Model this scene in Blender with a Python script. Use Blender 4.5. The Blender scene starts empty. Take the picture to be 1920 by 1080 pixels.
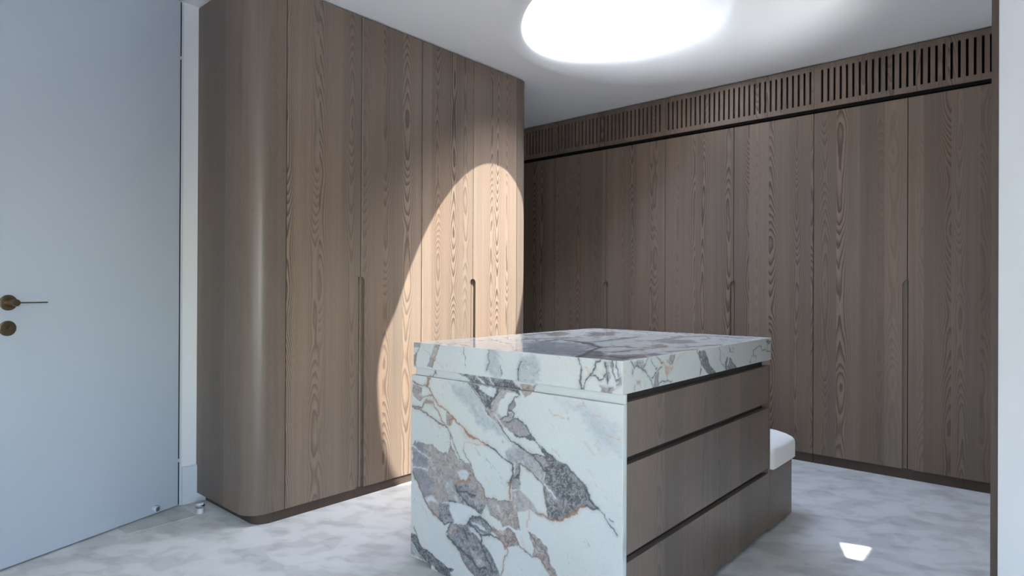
import bpy, bmesh, math, random
import numpy as np
from mathutils import Vector, Matrix

sc = bpy.context.scene
COL = sc.collection
# ------------------------------------------------------------------ camera
CAM_H = 1.12
F_PX = 1156.64
psi, pitch, roll = math.radians(41.2554), math.radians(0.1267), math.radians(0.2693)
fwd = Vector((-math.sin(psi), math.cos(psi), 0)); rgt = Vector((math.cos(psi), math.sin(psi), 0)); up = Vector((0, 0, 1))
f2 = fwd * math.cos(pitch) + up * math.sin(pitch); u2 = up * math.cos(pitch) - fwd * math.sin(pitch)
r3 = rgt * math.cos(roll) + u2 * math.sin(roll); u3 = u2 * math.cos(roll) - rgt * math.sin(roll)
cam = bpy.data.cameras.new('camera'); cam_o = bpy.data.objects.new('camera', cam); COL.objects.link(cam_o)
cam_o.matrix_world = Matrix(((r3.x, u3.x, -f2.x, 0), (r3.y, u3.y, -f2.y, 0), (r3.z, u3.z, -f2.z, CAM_H), (0, 0, 0, 1)))
cam.sensor_width = 36; cam.sensor_fit = 'HORIZONTAL'; cam.lens = F_PX / 1920 * 36
cam.clip_start = 0.02; cam.clip_end = 200
sc.camera = cam_o

# ------------------------------------------------------------------ light
SUN_DIR = Vector((0.453, 0.202, 1.0)).normalized()
SUN_E, SKY_E, EXPO = 16.5, 4.2, 0.80
world = bpy.data.worlds.new('sky'); sc.world = world; world.use_nodes = True
wn = world.node_tree; wn.nodes.clear()
sky = wn.nodes.new('ShaderNodeTexSky'); sky.sky_type = 'NISHITA'; sky.sun_disc = False
sky.sun_elevation = math.asin(SUN_DIR.z); sky.sun_rotation = math.atan2(SUN_DIR.x, SUN_DIR.y)
sky.air_density = 1.0; sky.dust_density = 1.0; sky.ozone_density = 1.0
bg = wn.nodes.new('ShaderNodeBackground'); bg.inputs['Strength'].default_value = SKY_E
wo = wn.nodes.new('ShaderNodeOutputWorld')
bw = wn.nodes.new('ShaderNodeRGBToBW'); mxs = wn.nodes.new('ShaderNodeMix'); mxs.data_type = 'RGBA'; mxs.inputs['Factor'].default_value = 0.32
wn.links.new(sky.outputs[0], bw.inputs[0])      # thin haze: the whole sky is a little whiter
_ab = [i for i in mxs.inputs if i.type == 'RGBA']; wn.links.new(sky.outputs[0], _ab[0]); wn.links.new(bw.outputs[0], _ab[1])
wn.links.new([o for o in mxs.outputs if o.type == 'RGBA'][0], bg.inputs[0]); wn.links.new(bg.outputs[0], wo.inputs[0])
sl = bpy.data.lights.new('sun', 'SUN'); sl.energy = SUN_E; sl.angle = math.radians(0.53); sl.color = (1.0, 0.96, 0.90)
so = bpy.data.objects.new('sun', sl); COL.objects.link(so); so.location = SUN_DIR * 12
so.rotation_euler = SUN_DIR.to_track_quat('Z', 'Y').to_euler()
sc.view_settings.view_transform = 'Standard'; sc.view_settings.look = 'None'
sc.view_settings.gamma = 1.0; sc.view_settings.use_curve_mapping = False
sc.view_settings.exposure = EXPO
sc.cycles.use_denoising = True
sc.cycles.max_bounces = 10; sc.cycles.diffuse_bounces = 6; sc.cycles.glossy_bounces = 4
sc.cycles.transparent_max_bounces = 8
sc.cycles.caustics_reflective = False; sc.cycles.caustics_refractive = False
sc.cycles.sample_clamp_indirect = 8.0

def portal(name, loc, rot, sx, sy):
    l = bpy.data.lights.new(name, 'AREA'); l.shape = 'RECTANGLE'; l.size = sx; l.size_y = sy
    l.cycles.is_portal = True
    o = bpy.data.objects.new(name, l); COL.objects.link(o); o.location = loc; o.rotation_euler = rot

# ------------------------------------------------------------------ dimensions (metres, camera above the origin)
HC = 2.594
XW, YB, XL = -2.802, 4.313, -3.379          # wardrobe front, back run front, left wall
XO, YF, YE, XR = -4.6, -3.2, 4.95, 2.6      # outer shell
SKX, SKY_, SKR, SKT_R, SKA, SKB, SKT = -1.880, 3.146, 0.605, 0.604, 0.45, 0.12, 3.20
IX0, IX1, IY0, IY1 = -1.978, -0.981, 1.635, 2.918
WIN = (0.3, 1.3, 0.5, 1.95)
WIS = (-2.1, -0.2, 0.70, 1.95)
SK2 = (1.15, 0.30)  # centre of the added, unseen skylight
portal('window_portal', ((WIN[0] + WIN[1]) / 2, YF - 0.02, (WIN[2] + WIN[3]) / 2), (math.radians(90), 0, math.radians(0)), WIN[1] - WIN[0], WIN[3] - WIN[2])
portal('skylight_portal', (SKX, SKY_, SKT + 0.03), (0, 0, 0), 2 * SKT_R, 2 * SKT_R)
portal('skylight_portal', (SK2[0], SK2[1], SKT + 0.03), (0, 0, 0), 2 * SKT_R, 2 * SKT_R)
portal('side_window_portal', (XR + 0.02, (WIS[0] + WIS[1]) / 2, (WIS[2] + WIS[3]) / 2), (math.radians(90), 0, math.radians(90)), WIS[1] - WIS[0], WIS[3] - WIS[2])

# ------------------------------------------------------------------ node helpers
def new_mat(name):
    m = bpy.data.materials.new(name); m.use_nodes = True
    nt = m.node_tree; nt.nodes.clear()
    out = nt.nodes.new('ShaderNodeOutputMaterial'); b = nt.nodes.new('ShaderNodeBsdfPrincipled')
    nt.links.new(b.outputs[0], out.inputs[0])
    return m, nt, b, out
class NB:
    def __init__(s, nt): s.nt = nt
    def put(s, sock, v):
        if isinstance(v, (int, float)): sock.default_value = v
        elif isinstance(v, (tuple, list)): sock.default_value = v
        else: s.nt.links.new(v, sock)
    def math(s, op, a, b=0.0, c=0.0, clamp=False):
        n = s.nt.nodes.new('ShaderNodeMath'); n.operation = op; n.use_clamp = clamp
        s.put(n.inputs[0], a); s.put(n.inputs[1], b); s.put(n.inputs[2], c); return n.outputs[0]
    def xyz(s, x, y, z):
        n = s.nt.nodes.new('ShaderNodeCombineXYZ')
        for i, v in enumerate((x, y, z)): s.put(n.inputs[i], v)
        return n.outputs[0]
    def sep(s, v):
        n = s.nt.nodes.new('ShaderNodeSeparateXYZ'); s.put(n.inputs[0], v); return n.outputs
    def noise(s, vec, scale=5.0, detail=2.0, rough=0.5, dist=0.0, color=False):
        n = s.nt.nodes.new('ShaderNodeTexNoise'); s.put(n.inputs['Vector'], vec)
        n.inputs['Scale'].default_value = scale; n.inputs['Detail'].default_value = detail
        n.inputs['Roughness'].default_value = rough; n.inputs['Distortion'].default_value = dist
        return n.outputs['Color' if color else 'Fac']
    def white(s, vec):
        n = s.nt.nodes.new('ShaderNodeTexWhiteNoise'); n.noise_dimensions = '3D'; s.put(n.inputs[0], vec); return n.outputs['Color']
    def ramp(s, fac, stops, interp='LINEAR'):
        n = s.nt.nodes.new('ShaderNodeValToRGB'); cr = n.color_ramp; cr.interpolation = interp
        while len(cr.elements) < len(stops): cr.elements.new(0.5)
        for e, (p, c) in zip(cr.elements, stops):
            e.position = p; e.color = (c, c, c, 1) if isinstance(c, (int, float)) else (*c, 1)
        s.put(n.inputs[0], fac); return n.outputs[0]
    def mix(s, fac, a, b, blend='MIX'):
        n = s.nt.nodes.new('ShaderNodeMix'); n.data_type = 'RGBA'; n.blend_type = blend
        s.put(n.inputs['Factor'], fac)
        for key, v in (('A', a), ('B', b)):
            sock = [i for i in n.inputs if i.name == key and i.type == 'RGBA'][0]
            if isinstance(v, (tuple, list)) and len(v) == 3: v = (*v, 1)
            s.put(sock, v)
        return [o for o in n.outputs if o.type == 'RGBA'][0]
    def bump(s, h, strength, dist, bsdf):
        n = s.nt.nodes.new('ShaderNodeBump'); n.inputs['Strength'].default_value = strength
        n.inputs['Distance'].default_value = dist; s.put(n.inputs['Height'], h)
        s.nt.links.new(n.outputs[0], bsdf.inputs['Normal'])
    def tex(s, which):
        n = s.nt.nodes.new('ShaderNodeTexCoord'); return n.outputs[which]
def srgb(r, g, b):
    return tuple(((c / 255) / 12.92 if c / 255 <= 0.04045 else ((c / 255 + 0.055) / 1.055) ** 2.4) for c in (r, g, b))

def mat_paint(name, col, rough=0.6, spec=0.4, bump=0.02):
    m, nt, b, o = new_mat(name); N = NB(nt)
    p = N.tex('Object')
    n = N.noise(p, 3.0, 3.0)
    c = N.mix(N.math('MULTIPLY', n, 0.06), col, tuple(x * 0.8 for x in col))
    nt.links.new(c, b.inputs['Base Color']); b.inputs['Roughness'].default_value = rough
    b.inputs['Specular IOR Level'].default_value = spec
    if bump: N.bump(N.noise(p, 260.0, 2.0), bump, 0.002, b)
    return m

def mat_wood(name, tint=(1, 1, 1), rough=0.36, fig=1.0, across=False):
    m, nt, b, o = new_mat(name); N = NB(nt)
    uv = N.sep(N.tex('UV')); u, v = (uv[1], uv[0]) if across else (uv[0], uv[1])
    uw = N.math('ADD', u, N.math('MULTIPLY', N.math('SUBTRACT', N.noise(N.xyz(N.math('MULTIPLY', u, 1.5), N.math('MULTIPLY', v, 0.35), 3.0), 1.0, 1.0), 0.5), 0.02))
    W = 0.133
    leaf = N.math('FLOOR', N.math('DIVIDE', uw, W))
    fx = N.math('SUBTRACT', uw, N.math('MULTIPLY', N.math('ADD', leaf, 0.5), W))
    rnd = N.sep(N.white(N.xyz(leaf, 1.7, 5.1))); rnd2 = N.sep(N.white(N.xyz(leaf, 8.7, 2.3)))
    xx = N.math('SUBTRACT', fx, N.math('MULTIPLY', N.math('SUBTRACT', rnd[0], 0.5), 0.15))
    # wander of the pith line along the height
    wob = N.noise(N.xyz(N.math('MULTIPLY', leaf, 9.13), N.math('MULTIPLY', v, 1.0), 0.0), 1.0, 2.0)
    xx = N.math('ADD', xx, N.math('MULTIPLY', N.math('SUBTRACT', wob, 0.5), 0.05))
    hv = N.noise(N.xyz(N.math('ADD', N.math('MULTIPLY', leaf, 5.77), 40.0), N.math('MULTIPLY', v, 0.62), 4.0), 1.0, 2.5, 0.55)
    d = N.math('ADD', 0.014, N.math('MULTIPLY', rnd[1], 0.040))
    rad = N.math('SQRT', N.math('ADD', N.math('MULTIPLY', xx, xx), N.math('MULTIPLY', d, d)))
    n1 = N.noise(N.xyz(N.math('MULTIPLY', u, 14.0), N.math('MULTIPLY', v, 2.2), leaf), 1.0, 3.0, 0.55)
    n2 = N.noise(N.xyz(N.math('MULTIPLY', u, 90.0), N.math('MULTIPLY', v, 16.0), leaf), 1.0, 2.0)
    ph = N.math('ADD', rad, N.math('MULTIPLY', hv, 0.34))
    ph = N.math('ADD', ph, N.math('MULTIPLY', n1, 0.016)); ph = N.math('ADD', ph, N.math('MULTIPLY', n2, 0.0022))
    fr = N.math('FRACT', N.math('MULTIPLY', ph, 120.0))
    line = N.ramp(fr, [(0.0, 0.0), (0.40, 0.10), (0.66, 0.70), (0.80, 1.0), (0.92, 0.9), (1.0, 0.0)])
    # cathedral lines are strongest around the flat-sawn heart of each leaf and vary along it
    heart = N.ramp(N.math('DIVIDE', N.math('ABSOLUTE', xx), 0.078), [(0.0, 1.0), (0.35, 0.85), (0.75, 0.16), (1.0, 0.10)])
    patch = N.ramp(N.noise(N.xyz(N.math('MULTIPLY', leaf, 3.3), N.math('MULTIPLY', v, 0.5), 9.0), 1.0, 1.0), [(0.3, 0.35), (0.62, 1.0)])
    act = N.ramp(rnd2[1], [(0.0, 0.25), (0.35, 0.45), (0.5, 1.0), (1.0, 1.0)])
    ls = N.math('MULTIPLY', N.math('MULTIPLY', line, heart), N.math('MULTIPLY', N.math('MULTIPLY', patch, fig), act))
    fib = N.noise(N.xyz(N.math('MULTIPLY', u, 330.0), N.math('MULTIPLY', v, 5.0), leaf), 1.0, 3.0, 0.6)
    fib2 = N.noise(N.xyz(N.math('MULTIPLY', u, 46.0), N.math('MULTIPLY', v, 0.8), leaf), 1.0, 3.0, 0.6)
    pore = N.noise(N.xyz(N.math('MULTIPLY', u, 520.0), N.math('MULTIPLY', v, 40.0), 0.0), 1.0, 1.0)
    tone = N.math('ADD', 0.74, N.math('MULTIPLY', rnd2[0], 0.26))
    tone = N.math('MULTIPLY', tone, N.math('ADD', 0.78, N.math('MULTIPLY', fib2, 0.44)))
    tone = N.math('MULTIPLY', tone, N.math('ADD', 0.86, N.math('MULTIPLY', fib, 0.28)))
    tone = N.math('MULTIPLY', tone, N.math('SUBTRACT', 1.0, N.math('MULTIPLY', N.ramp(pore, [(0.62, 0.0), (0.75, 1.0)]), 0.18)))
    warm = tuple(a * t for a, t in zip((0.210, 0.149, 0.109), tint)); cool = tuple(a * t for a, t in zip((0.178, 0.138, 0.108), tint))
    base = N.mix(N.ramp(N.noise(N.xyz(N.math('MULTIPLY', u, 7.0), N.math('MULTIPLY', v, 0.5), 2.0), 1.0, 2.0), [(0.35, 0.0), (0.65, 1.0)]), warm, cool)
    light = N.mix(N.math('MULTIPLY', N.math('MULTIPLY', N.math('SUBTRACT', 1.0, line), heart), N.math('MULTIPLY', N.math('MULTIPLY', patch, act), 0.55 * fig)), base, tuple(c * 1.35 for c in warm))
    colr = N.mix(N.math('MULTIPLY', ls, 0.84), light, tuple(c * 0.26 for c in cool))
    vm = nt.nodes.new('ShaderNodeVectorMath'); vm.operation = 'SCALE'
    nt.links.new(colr, vm.inputs[0]); nt.links.new(tone, vm.inputs['Scale'])
    nt.links.new(vm.outputs[0], b.inputs['Base Color'])
    b.inputs['Roughness'].default_value = rough; b.inputs['Specular IOR Level'].default_value = 0.35
    h = N.math('SUBTRACT', N.math('MULTIPLY', fib, 0.35), N.math('MULTIPLY', ls, 0.8))
    N.bump(h, 0.22, 0.0016, b)
    return m

def mat_carpet(name, k=1.0):
    m, nt, b, o = new_mat(name); N = NB(nt)
    p = N.tex('Object'); s = N.sep(p)
    w1 = N.noise(p, 2.2, 3.0, 0.6, 0.8); 
    pa = N.math('ADD', N.math('MULTIPLY', s[0], 0.86), N.math('MULTIPLY', s[1], 0.5)); pb = N.math('SUBTRACT', N.math('MULTIPLY', s[1], 0.86), N.math('MULTIPLY', s[0], 0.5))
    st = N.noise(N.xyz(N.math('MULTIPLY', pa, 5.0), N.math('MULTIPLY', pb, 7.5), 0.0), 1.0, 1.5, 0.45, 0.25)
    st2 = N.noise(N.xyz(N.math('MULTIPLY', pa, 11.0), N.math('MULTIPLY', pb, 15.0), 7.0), 1.0, 1.5, 0.45, 0.3)
    st3 = N.noise(N.xyz(N.math('MULTIPLY', pa, 8.0), N.math('MULTIPLY', pb, 8.0), 21.0), 1.0, 1.0, 0.4, 0.2)
    a = N.ramp(st, [(0.42, 0.0), (0.475, 0.75), (0.62, 1.0)])
    a2 = N.ramp(N.math('ADD', N.math('MULTIPLY', st2, 0.6), N.math('MULTIPLY', st3, 0.4)), [(0.42, 0.0), (0.47, 0.8), (0.6, 1.0)])
    dark = tuple(k * c for c in (0.385, 0.378, 0.360)); lite = tuple(k * c for c in (0.625, 0.615, 0.59))
    f = N.math('ADD', N.math('MULTIPLY', a, 0.42), N.math('ADD', N.math('MULTIPLY', a2, 0.34), N.math('MULTIPLY', w1, 0.3)), clamp=True)
    c = N.mix(f, dark, lite)
    g = N.noise(p, 900.0, 2.0, 0.6)
    vm = nt.nodes.new('ShaderNodeVectorMath'); vm.operation = 'SCALE'
    nt.links.new(c, vm.inputs[0]); nt.links.new(N.math('ADD', 0.86, N.math('MULTIPLY', g, 0.28)), vm.inputs['Scale'])
    nt.links.new(vm.outputs[0], b.inputs['Base Color'])
    b.inputs['Roughness'].default_value = 0.95; b.inputs['Specular IOR Level'].default_value = 0.15
    b.inputs['Sheen Weight'].default_value = 0.25; b.inputs['Sheen Roughness'].default_value = 0.5
    N.bump(N.math('ADD', N.math('MULTIPLY', g, 0.6), a), 0.35, 0.004, b)
    return m

def mat_marble(name, rough):
    m, nt, b, o = new_mat(name); N = NB(nt)
    at = nt.nodes.new('ShaderNodeAttribute'); at.attribute_name = 'stone'; at.attribute_type = 'GEOMETRY'
    p = N.tex('Object')
    g = N.noise(p, 130.0, 4.0, 0.65); g2 = N.noise(p, 420.0, 2.0, 0.6)
    k = N.math('ADD', 0.955, N.math('ADD', N.math('MULTIPLY', N.math('SUBTRACT', g, 0.5), 0.16), N.math('MULTIPLY', g2, 0.08)))
    vm = nt.nodes.new('ShaderNodeVectorMath'); vm.operation = 'SCALE'
    nt.links.new(at.outputs['Color'], vm.inputs[0]); nt.links.new(k, vm.inputs['Scale'])
    nt.links.new(vm.outputs[0], b.inputs['Base Color'])
    b.inputs['Roughness'].default_value = rough; b.inputs['Specular IOR Level'].default_value = 0.5
    return m

def mat_metal(name, col, rough):
    m, nt, b, o = new_mat(name); N = NB(nt)
    p = N.tex('Object')
    b.inputs['Metallic'].default_value = 1.0
    nt.links.new(N.mix(N.noise(p, 60.0, 2.0), col, tuple(c * 0.8 for c in col)), b.inputs['Base Color'])
    nt.links.new(N.math('ADD', rough - 0.05, N.math('MULTIPLY', N.noise(p, 200.0, 2.0), 0.1)), b.inputs['Roughness'])
    return m

def mat_fabric(name, col):
    m, nt, b, o = new_mat(name); N = NB(nt)
    p = N.tex('Object')
    n = N.noise(p, 500.0, 2.0)
    nt.links.new(N.mix(N.math('MULTIPLY', n, 0.2), col, tuple(c * 0.8 for c in col)), b.inputs['Base Color'])
    b.inputs['Roughness'].default_value = 0.8; b.inputs['Specular IOR Level'].default_value = 0.3
    N.bump(n, 0.15, 0.001, b)
    return m

def mat_glass(name):
    m = bpy.data.materials.new(name); m.use_nodes = True; nt = m.node_tree; nt.nodes.clear()
    out = nt.nodes.new('ShaderNodeOutputMaterial'); t = nt.nodes.new('ShaderNodeBsdfTransparent'); t.inputs[0].default_value = (0.94, 0.97, 0.97, 1)
    g = nt.nodes.new('ShaderNodeBsdfGlossy'); g.inputs['Roughness'].default_value = 0.02
    fr = nt.nodes.new('ShaderNodeFresnel'); fr.inputs[0].default_value = 1.45
    mx = nt.nodes.new('ShaderNodeMixShader')
    nt.links.new(fr.outputs[0], mx.inputs[0]); nt.links.new(t.outputs[0], mx.inputs[1]); nt.links.new(g.outputs[0], mx.inputs[2])
    nt.links.new(mx.outputs[0], out.inputs[0])
    return m

M_WOOD = mat_wood('stained_ash_veneer')
M_WOODC = mat_wood('stained_ash_straight_grain', (0.92, 0.93, 0.96), 0.36, 0.38)
M_WOOD_SHADED = mat_wood('stained_ash_shaded_side', (0.80, 0.80, 0.80), 0.36, 0.35)  # same veneer, darkened to paint the shade on the end panels
M_WOODH = mat_wood('stained_ash_across', (0.92, 0.93, 0.96), 0.36, 0.15, True)
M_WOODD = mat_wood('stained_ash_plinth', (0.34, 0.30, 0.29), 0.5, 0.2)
M_DARK = mat_paint('dark_channel_lacquer', (0.030, 0.025, 0.024), 0.5, 0.3, 0)
M_BLACK = mat_paint('shadow_gap_black', (0.010, 0.008, 0.007), 0.8, 0.1, 0)
M_WALL = mat_paint('white_wall_paint', (0.62, 0.62, 0.62), 0.7)
M_CEIL = mat_paint('ceiling_plaster', (0.92, 0.915, 0.90), 0.8)
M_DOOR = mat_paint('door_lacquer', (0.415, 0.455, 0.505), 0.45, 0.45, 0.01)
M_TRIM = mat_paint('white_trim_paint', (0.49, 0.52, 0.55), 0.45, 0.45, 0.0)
M_CARPET = mat_carpet('silver_carpet_pile')
M_CARPET2 = mat_carpet('carpet_strip_pile', 0.80)
M_TOP = mat_marble('polished_marble', 0.035)
M_SLAB = mat_marble('honed_marble', 0.16)
M_BRONZE = mat_metal('antique_bronze', (0.20, 0.155, 0.10), 0.38)
M_CHROME = mat_metal('chrome', (0.75, 0.75, 0.75), 0.1)
M_STEEL = mat_metal('brushed_steel', (0.42, 0.42, 0.42), 0.3)
M_FAB = mat_fabric('cream_upholstery', (0.86, 0.82, 0.78))
M_BOUNCE = mat_paint('pale_bounce_ground', (0.66, 0.64, 0.61), 0.8, 0.3, 0)
M_GLASS = mat_glass('clear_glass')
M_FRAME = mat_paint('grey_window_frame', (0.35, 0.35, 0.35), 0.4, 0.4, 0)

# ------------------------------------------------------------------ mesh helpers
class MB:
    def __init__(s): s.v = []; s.f = []; s.uv = None
    def add(s, vs, fs):
        o = len(s.v); s.v += [tuple(p) for p in vs]; s.f += [tuple(i + o for i in f) for f in fs]; return s
    def box(s, x0, x1, y0, y1, z0, z1):
        return s.add([(x0, y0, z0), (x1, y0, z0), (x1, y1, z0), (x0, y1, z0), (x0, y0, z1), (x1, y0, z1), (x1, y1, z1), (x0, y1, z1)],
                     [(0, 3, 2, 1), (4, 5, 6, 7), (0, 1, 5, 4), (1, 2, 6, 5), (2, 3, 7, 6), (3, 0, 4, 7)])
    def prism(s, pts, z0, z1):
        n = len(pts)
        return s.add([(x, y, z0) for x, y in pts] + [(x, y, z1) for x, y in pts],
                     [tuple(range(n - 1, -1, -1)), tuple(range(n, 2 * n))] + [(i, (i + 1) % n, n + (i + 1) % n, n + i) for i in range(n)])
    def tube(s, a, b, r, seg=24, r2=None):
        a, b = Vector(a), Vector(b); d = (b - a).normalized(); r2 = r if r2 is None else r2
        e1 = d.orthogonal().normalized(); e2 = d.cross(e1)
        vs = []
        for c, rr in ((a, r), (b, r2)):
            vs += [tuple(c + (e1 * math.cos(t) + e2 * math.sin(t)) * rr) for t in (2 * math.pi * i / seg for i in range(seg))]
        return s.add(vs, [tuple(range(seg - 1, -1, -1)), tuple(range(seg, 2 * seg))] + [(i, (i + 1) % seg, seg + (i + 1) % seg, seg + i) for i in range(seg)])
    def lathe(s, c, axis, prof, seg=32):
        # prof: list of (radius, height along axis); closed by caps when radius is 0
        c = Vector(c); d = Vector(axis).normalized(); e1 = d.orthogonal().normalized(); e2 = d.cross(e1)
        vs = []; fs = []
        for r, h in prof:
            vs += [tuple(c + d * h + (e1 * math.cos(t) + e2 * math.sin(t)) * max(r, 1e-5)) for t in (2 * math.pi * i / seg for i in range(seg))]
        for k in range(len(prof) - 1):
            for i in range(seg):
                j = (i + 1) % seg
                fs.append((k * seg + i, k * seg + j, (k + 1) * seg + j, (k + 1) * seg + i))
        return s.add(vs, fs)

ORIG = {}
def tag(o, label=None, cat=None, group=None, kind=None):
    if label: o['label'] = label
    if cat: o['category'] = cat
    if group: o['group'] = group
    if kind: o['kind'] = kind
    return o
def thing(name, loc, label, cat, group=None):
    o = bpy.data.objects.new(name, None); COL.objects.link(o); o.location = loc; o.empty_display_size = 0.1
    ORIG[o] = Vector(loc); return tag(o, label, cat, group)
def build(name, mb, mat, parent=None, loc=None, off=0.0, bevel=0.0, smooth=False, bev_seg=2, uvs=None):
    org = ORIG[parent] if parent is not None else Vector(loc if loc is not None else (0, 0, 0))
    me = bpy.data.meshes.new(name)
    me.from_pydata([tuple(Vector(p) - org) for p in mb.v], [], mb.f)
    if uvs is None:
        bm = bmesh.new(); bm.from_mesh(me); bmesh.ops.recalc_face_normals(bm, faces=bm.faces)
        if bevel:
            bmesh.ops.bevel(bm, geom=list(bm.edges), offset=bevel, segments=bev_seg, affect='EDGES', profile=0.5)
        bm.to_mesh(me); bm.free()
    else:
        bm = bmesh.new(); bm.from_mesh(me); bmesh.ops.recalc_face_normals(bm, faces=bm.faces); bm.to_mesh(me); bm.free()
    uvl = me.uv_layers.new(name='UVMap')
    for p in me.polygons:
        n = p.normal
        for li in p.loop_indices:
            vi = me.loops[li].vertex_index
            if uvs is not None: uvl.data[li].uv = (uvs[vi][0] + off, uvs[vi][1]); continue
            co = me.vertices[vi].co + org
            if abs(n.z) > 0.8: uv = (co.x + off, co.y)
            elif abs(n.y) >= abs(n.x): uv = (co.x + co.y * 0.0 + off, co.z)
            else: uv = (co.y + off, co.z)
            uvl.data[li].uv = uv
    if smooth:
        for p in me.polygons: p.use_smooth = True
        try: me.set_sharp_from_angle(angle=math.radians(40))
        except Exception: pass
    me.materials.append(mat)
    o = bpy.data.objects.new(name, me); COL.objects.link(o)
    if parent is not None: o.parent = parent; ORIG[o] = org
    else: o.location = org; ORIG[o] = org
    return o
def struct(name, mb, mat, **k):
    return tag(build(name, mb, mat, **k), kind='structure')

# ------------------------------------------------------------------ room shell
fl = struct('floor', MB().box(XO, XR, YF, YE, -0.05, 0), M_CARPET)
build('carpet_strip', MB().box(-3.40, -3.157, 0.957, 1.262, 0.0, 0.003), M_CARPET2, fl)

# ceiling and roof deck: two rectangles, each with one round opening (split at y = YSPLIT)
YSPLIT, XSPLIT = 1.7, 0.1
def holed(mb, cx, cy, ro, x0, x1, y0, y1, z0, z1, seg=128):
    def to_rect(a):
        dx, dy = math.cos(a), math.sin(a); t = 1e9
        for lim, dd, c in ((x1 if dx > 0 else x0, dx, cx), (y1 if dy > 0 else y0, dy, cy)):
            if abs(dd) > 1e-9: t = min(t, (lim - c) / dd)
        return (cx + dx * t, cy + dy * t)
    angs = sorted([2 * math.pi * i / seg for i in range(seg)] + [math.atan2(y - cy, x - cx) % (2 * math.pi) for x in (x0, x1) for y in (y0, y1)]); n = len(angs)
    vs = []; fs = []
    for z in (z0, z1):
        vs += [(cx + ro * math.cos(a), cy + ro * math.sin(a), z) for a in angs] + [(*to_rect(a), z) for a in angs]
    for k in (0, 2 * n): fs += [(k + i, k + (i + 1) % n, k + n + (i + 1) % n, k + n + i) for i in range(n)]
    fs += [(n + i, n + (i + 1) % n, 3 * n + (i + 1) % n, 3 * n + i) for i in range(n)]
    return mb.add(vs, fs)
RO, RDX, RDY = 1.06, 0.38, 0.05        # ceiling ring: wider than the shaft and set off towards +x
mb = holed(MB(), SKX + RDX, SKY_ + RDY, RO, XO, XSPLIT, YSPLIT, YE, HC, HC + 0.02)
QH = [(0.529, 3.411), (0.588, 3.415), (0.587, 3.592), (0.471, 3.556)]     # added unseen roof opening, shaped to cast the sun glint on the carpet
rc = [(XSPLIT, YSPLIT), (XR, YSPLIT), (XR, YE), (XSPLIT, YE)]
for z in (HC, HC + 0.02): mb.add([(x, y, z) for x, y in QH + rc], [(i, (i + 1) % 4, 4 + (i + 1) % 4, 4 + i) for i in range(4)])
mb.add([(x, y, z) for z in (HC, HC + 0.02) for x, y in QH], [(i, (i + 1) % 4, 4 + (i + 1) % 4, 4 + i) for i in range(4)])
holed(mb, SK2[0] + RDX, SK2[1] + RDY, RO, XO, XR, YF, YSPLIT, HC, HC + 0.02)
ceil = struct('ceiling', mb, M_CEIL)
# flared plaster throat and shaft of the round roof light
def throat(cx, cy, seg=160, nz=26):
    """plaster throat: splayed wide on the +x side, nearly straight on the -x side, running up into a round shaft"""
    mb = MB()
    for k in range(nz + 4):
        for i in range(seg):
            a = 2 * math.pi * i / seg; dx, dy = math.cos(a), math.sin(a)
            bq = dx * RDX + dy * RDY
            e = min(1, max(0, (math.radians(150) - (a if a < math.pi else a - 2 * math.pi)) / math.radians(85)))
            e *= min(1, max(0, ((a if a < math.pi else a - 2 * math.pi) + math.radians(40)) / math.radians(60)))
            SR = SKR + 0.155 * e * e * (3 - 2 * e)
            gap = bq + math.sqrt(bq * bq + RO * RO - RDX * RDX - RDY * RDY) - SR
            rise = 0.055 + 0.74 * gap ** 1.35
            w = min(1, max(0, math.cos(a + math.radians(16)) / 0.75)); w = w * w * (3 - 2 * w)
            if k < nz:
                q = k / (nz - 1); t = math.pi / 2 * q
                rr, z = SR + gap * (1 - math.sin(t)), HC + rise * (1 - math.cos(t))
                fil = min(0.26, gap * 0.5)                # rounded foot, upright wall, rounded shoulder
                if q < 0.4: t2 = math.pi / 2 * q / 0.4; r2, z2 = SR + gap - fil * math.sin(t2), HC + 0.17 * (1 - math.cos(t2))
                elif q < 0.6: r2, z2 = SR + gap - fil, HC + 0.17 + (q - 0.4) / 0.2 * 0.18
                else: t2 = math.pi / 2 * (q - 0.6) / 0.4; r2, z2 = SR + (gap - fil) * math.cos(t2), HC + 0.35 + 0.18 * math.sin(t2)
                rr, z = rr + (r2 - rr) * w, z + (z2 - z) * w; ztop = HC + rise + (0.53 - rise) * w
            else:
                ztop = HC + rise + (0.53 - rise) * w; qq = (k - nz + 1) / 4; rr, z = SR + (SKT_R - SR) * qq, ztop + (SKT - ztop) * qq
            mb.v.append((cx + dx * rr, cy + dy * rr, z))
    mb.f = [(k * seg + i, k * seg + (i + 1) % seg, (k + 1) * seg + (i + 1) % seg, (k + 1) * seg + i) for k in range(nz + 3) for i in range(seg)]
    return mb
for nm, (cx, cy) in (('window_1', (SKX, SKY_)), ('added_skylight', SK2)):  # the second is an added, unseen skylight supplying bounce light
    w1 = struct(nm, throat(cx, cy), M_CEIL, smooth=True)
    build('window_frame', MB().lathe((cx, cy, 0), (0, 0, 1), [(SKT_R, SKT), (SKT_R + 0.06, SKT), (SKT_R + 0.06, SKT + 0.05), (SKT_R, SKT + 0.05), (SKT_R, SKT)], 96), M_FRAME, w1)
    build('glass_pane', MB().lathe((cx, cy, 0), (0, 0, 1), [(0, SKT + 0.02), (SKT_R, SKT + 0.02)], 96), M_GLASS, w1)
mb = holed(MB(), SKX, SKY_, SKT_R + 0.003, XO, XSPLIT, YSPLIT, YE, SKT - 0.03, SKT)
holed(mb, *SK2, SKT_R + 0.003, XO, XR, YF, YSPLIT, SKT - 0.03, SKT)
struct('roof', mb, M_WALL)
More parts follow.
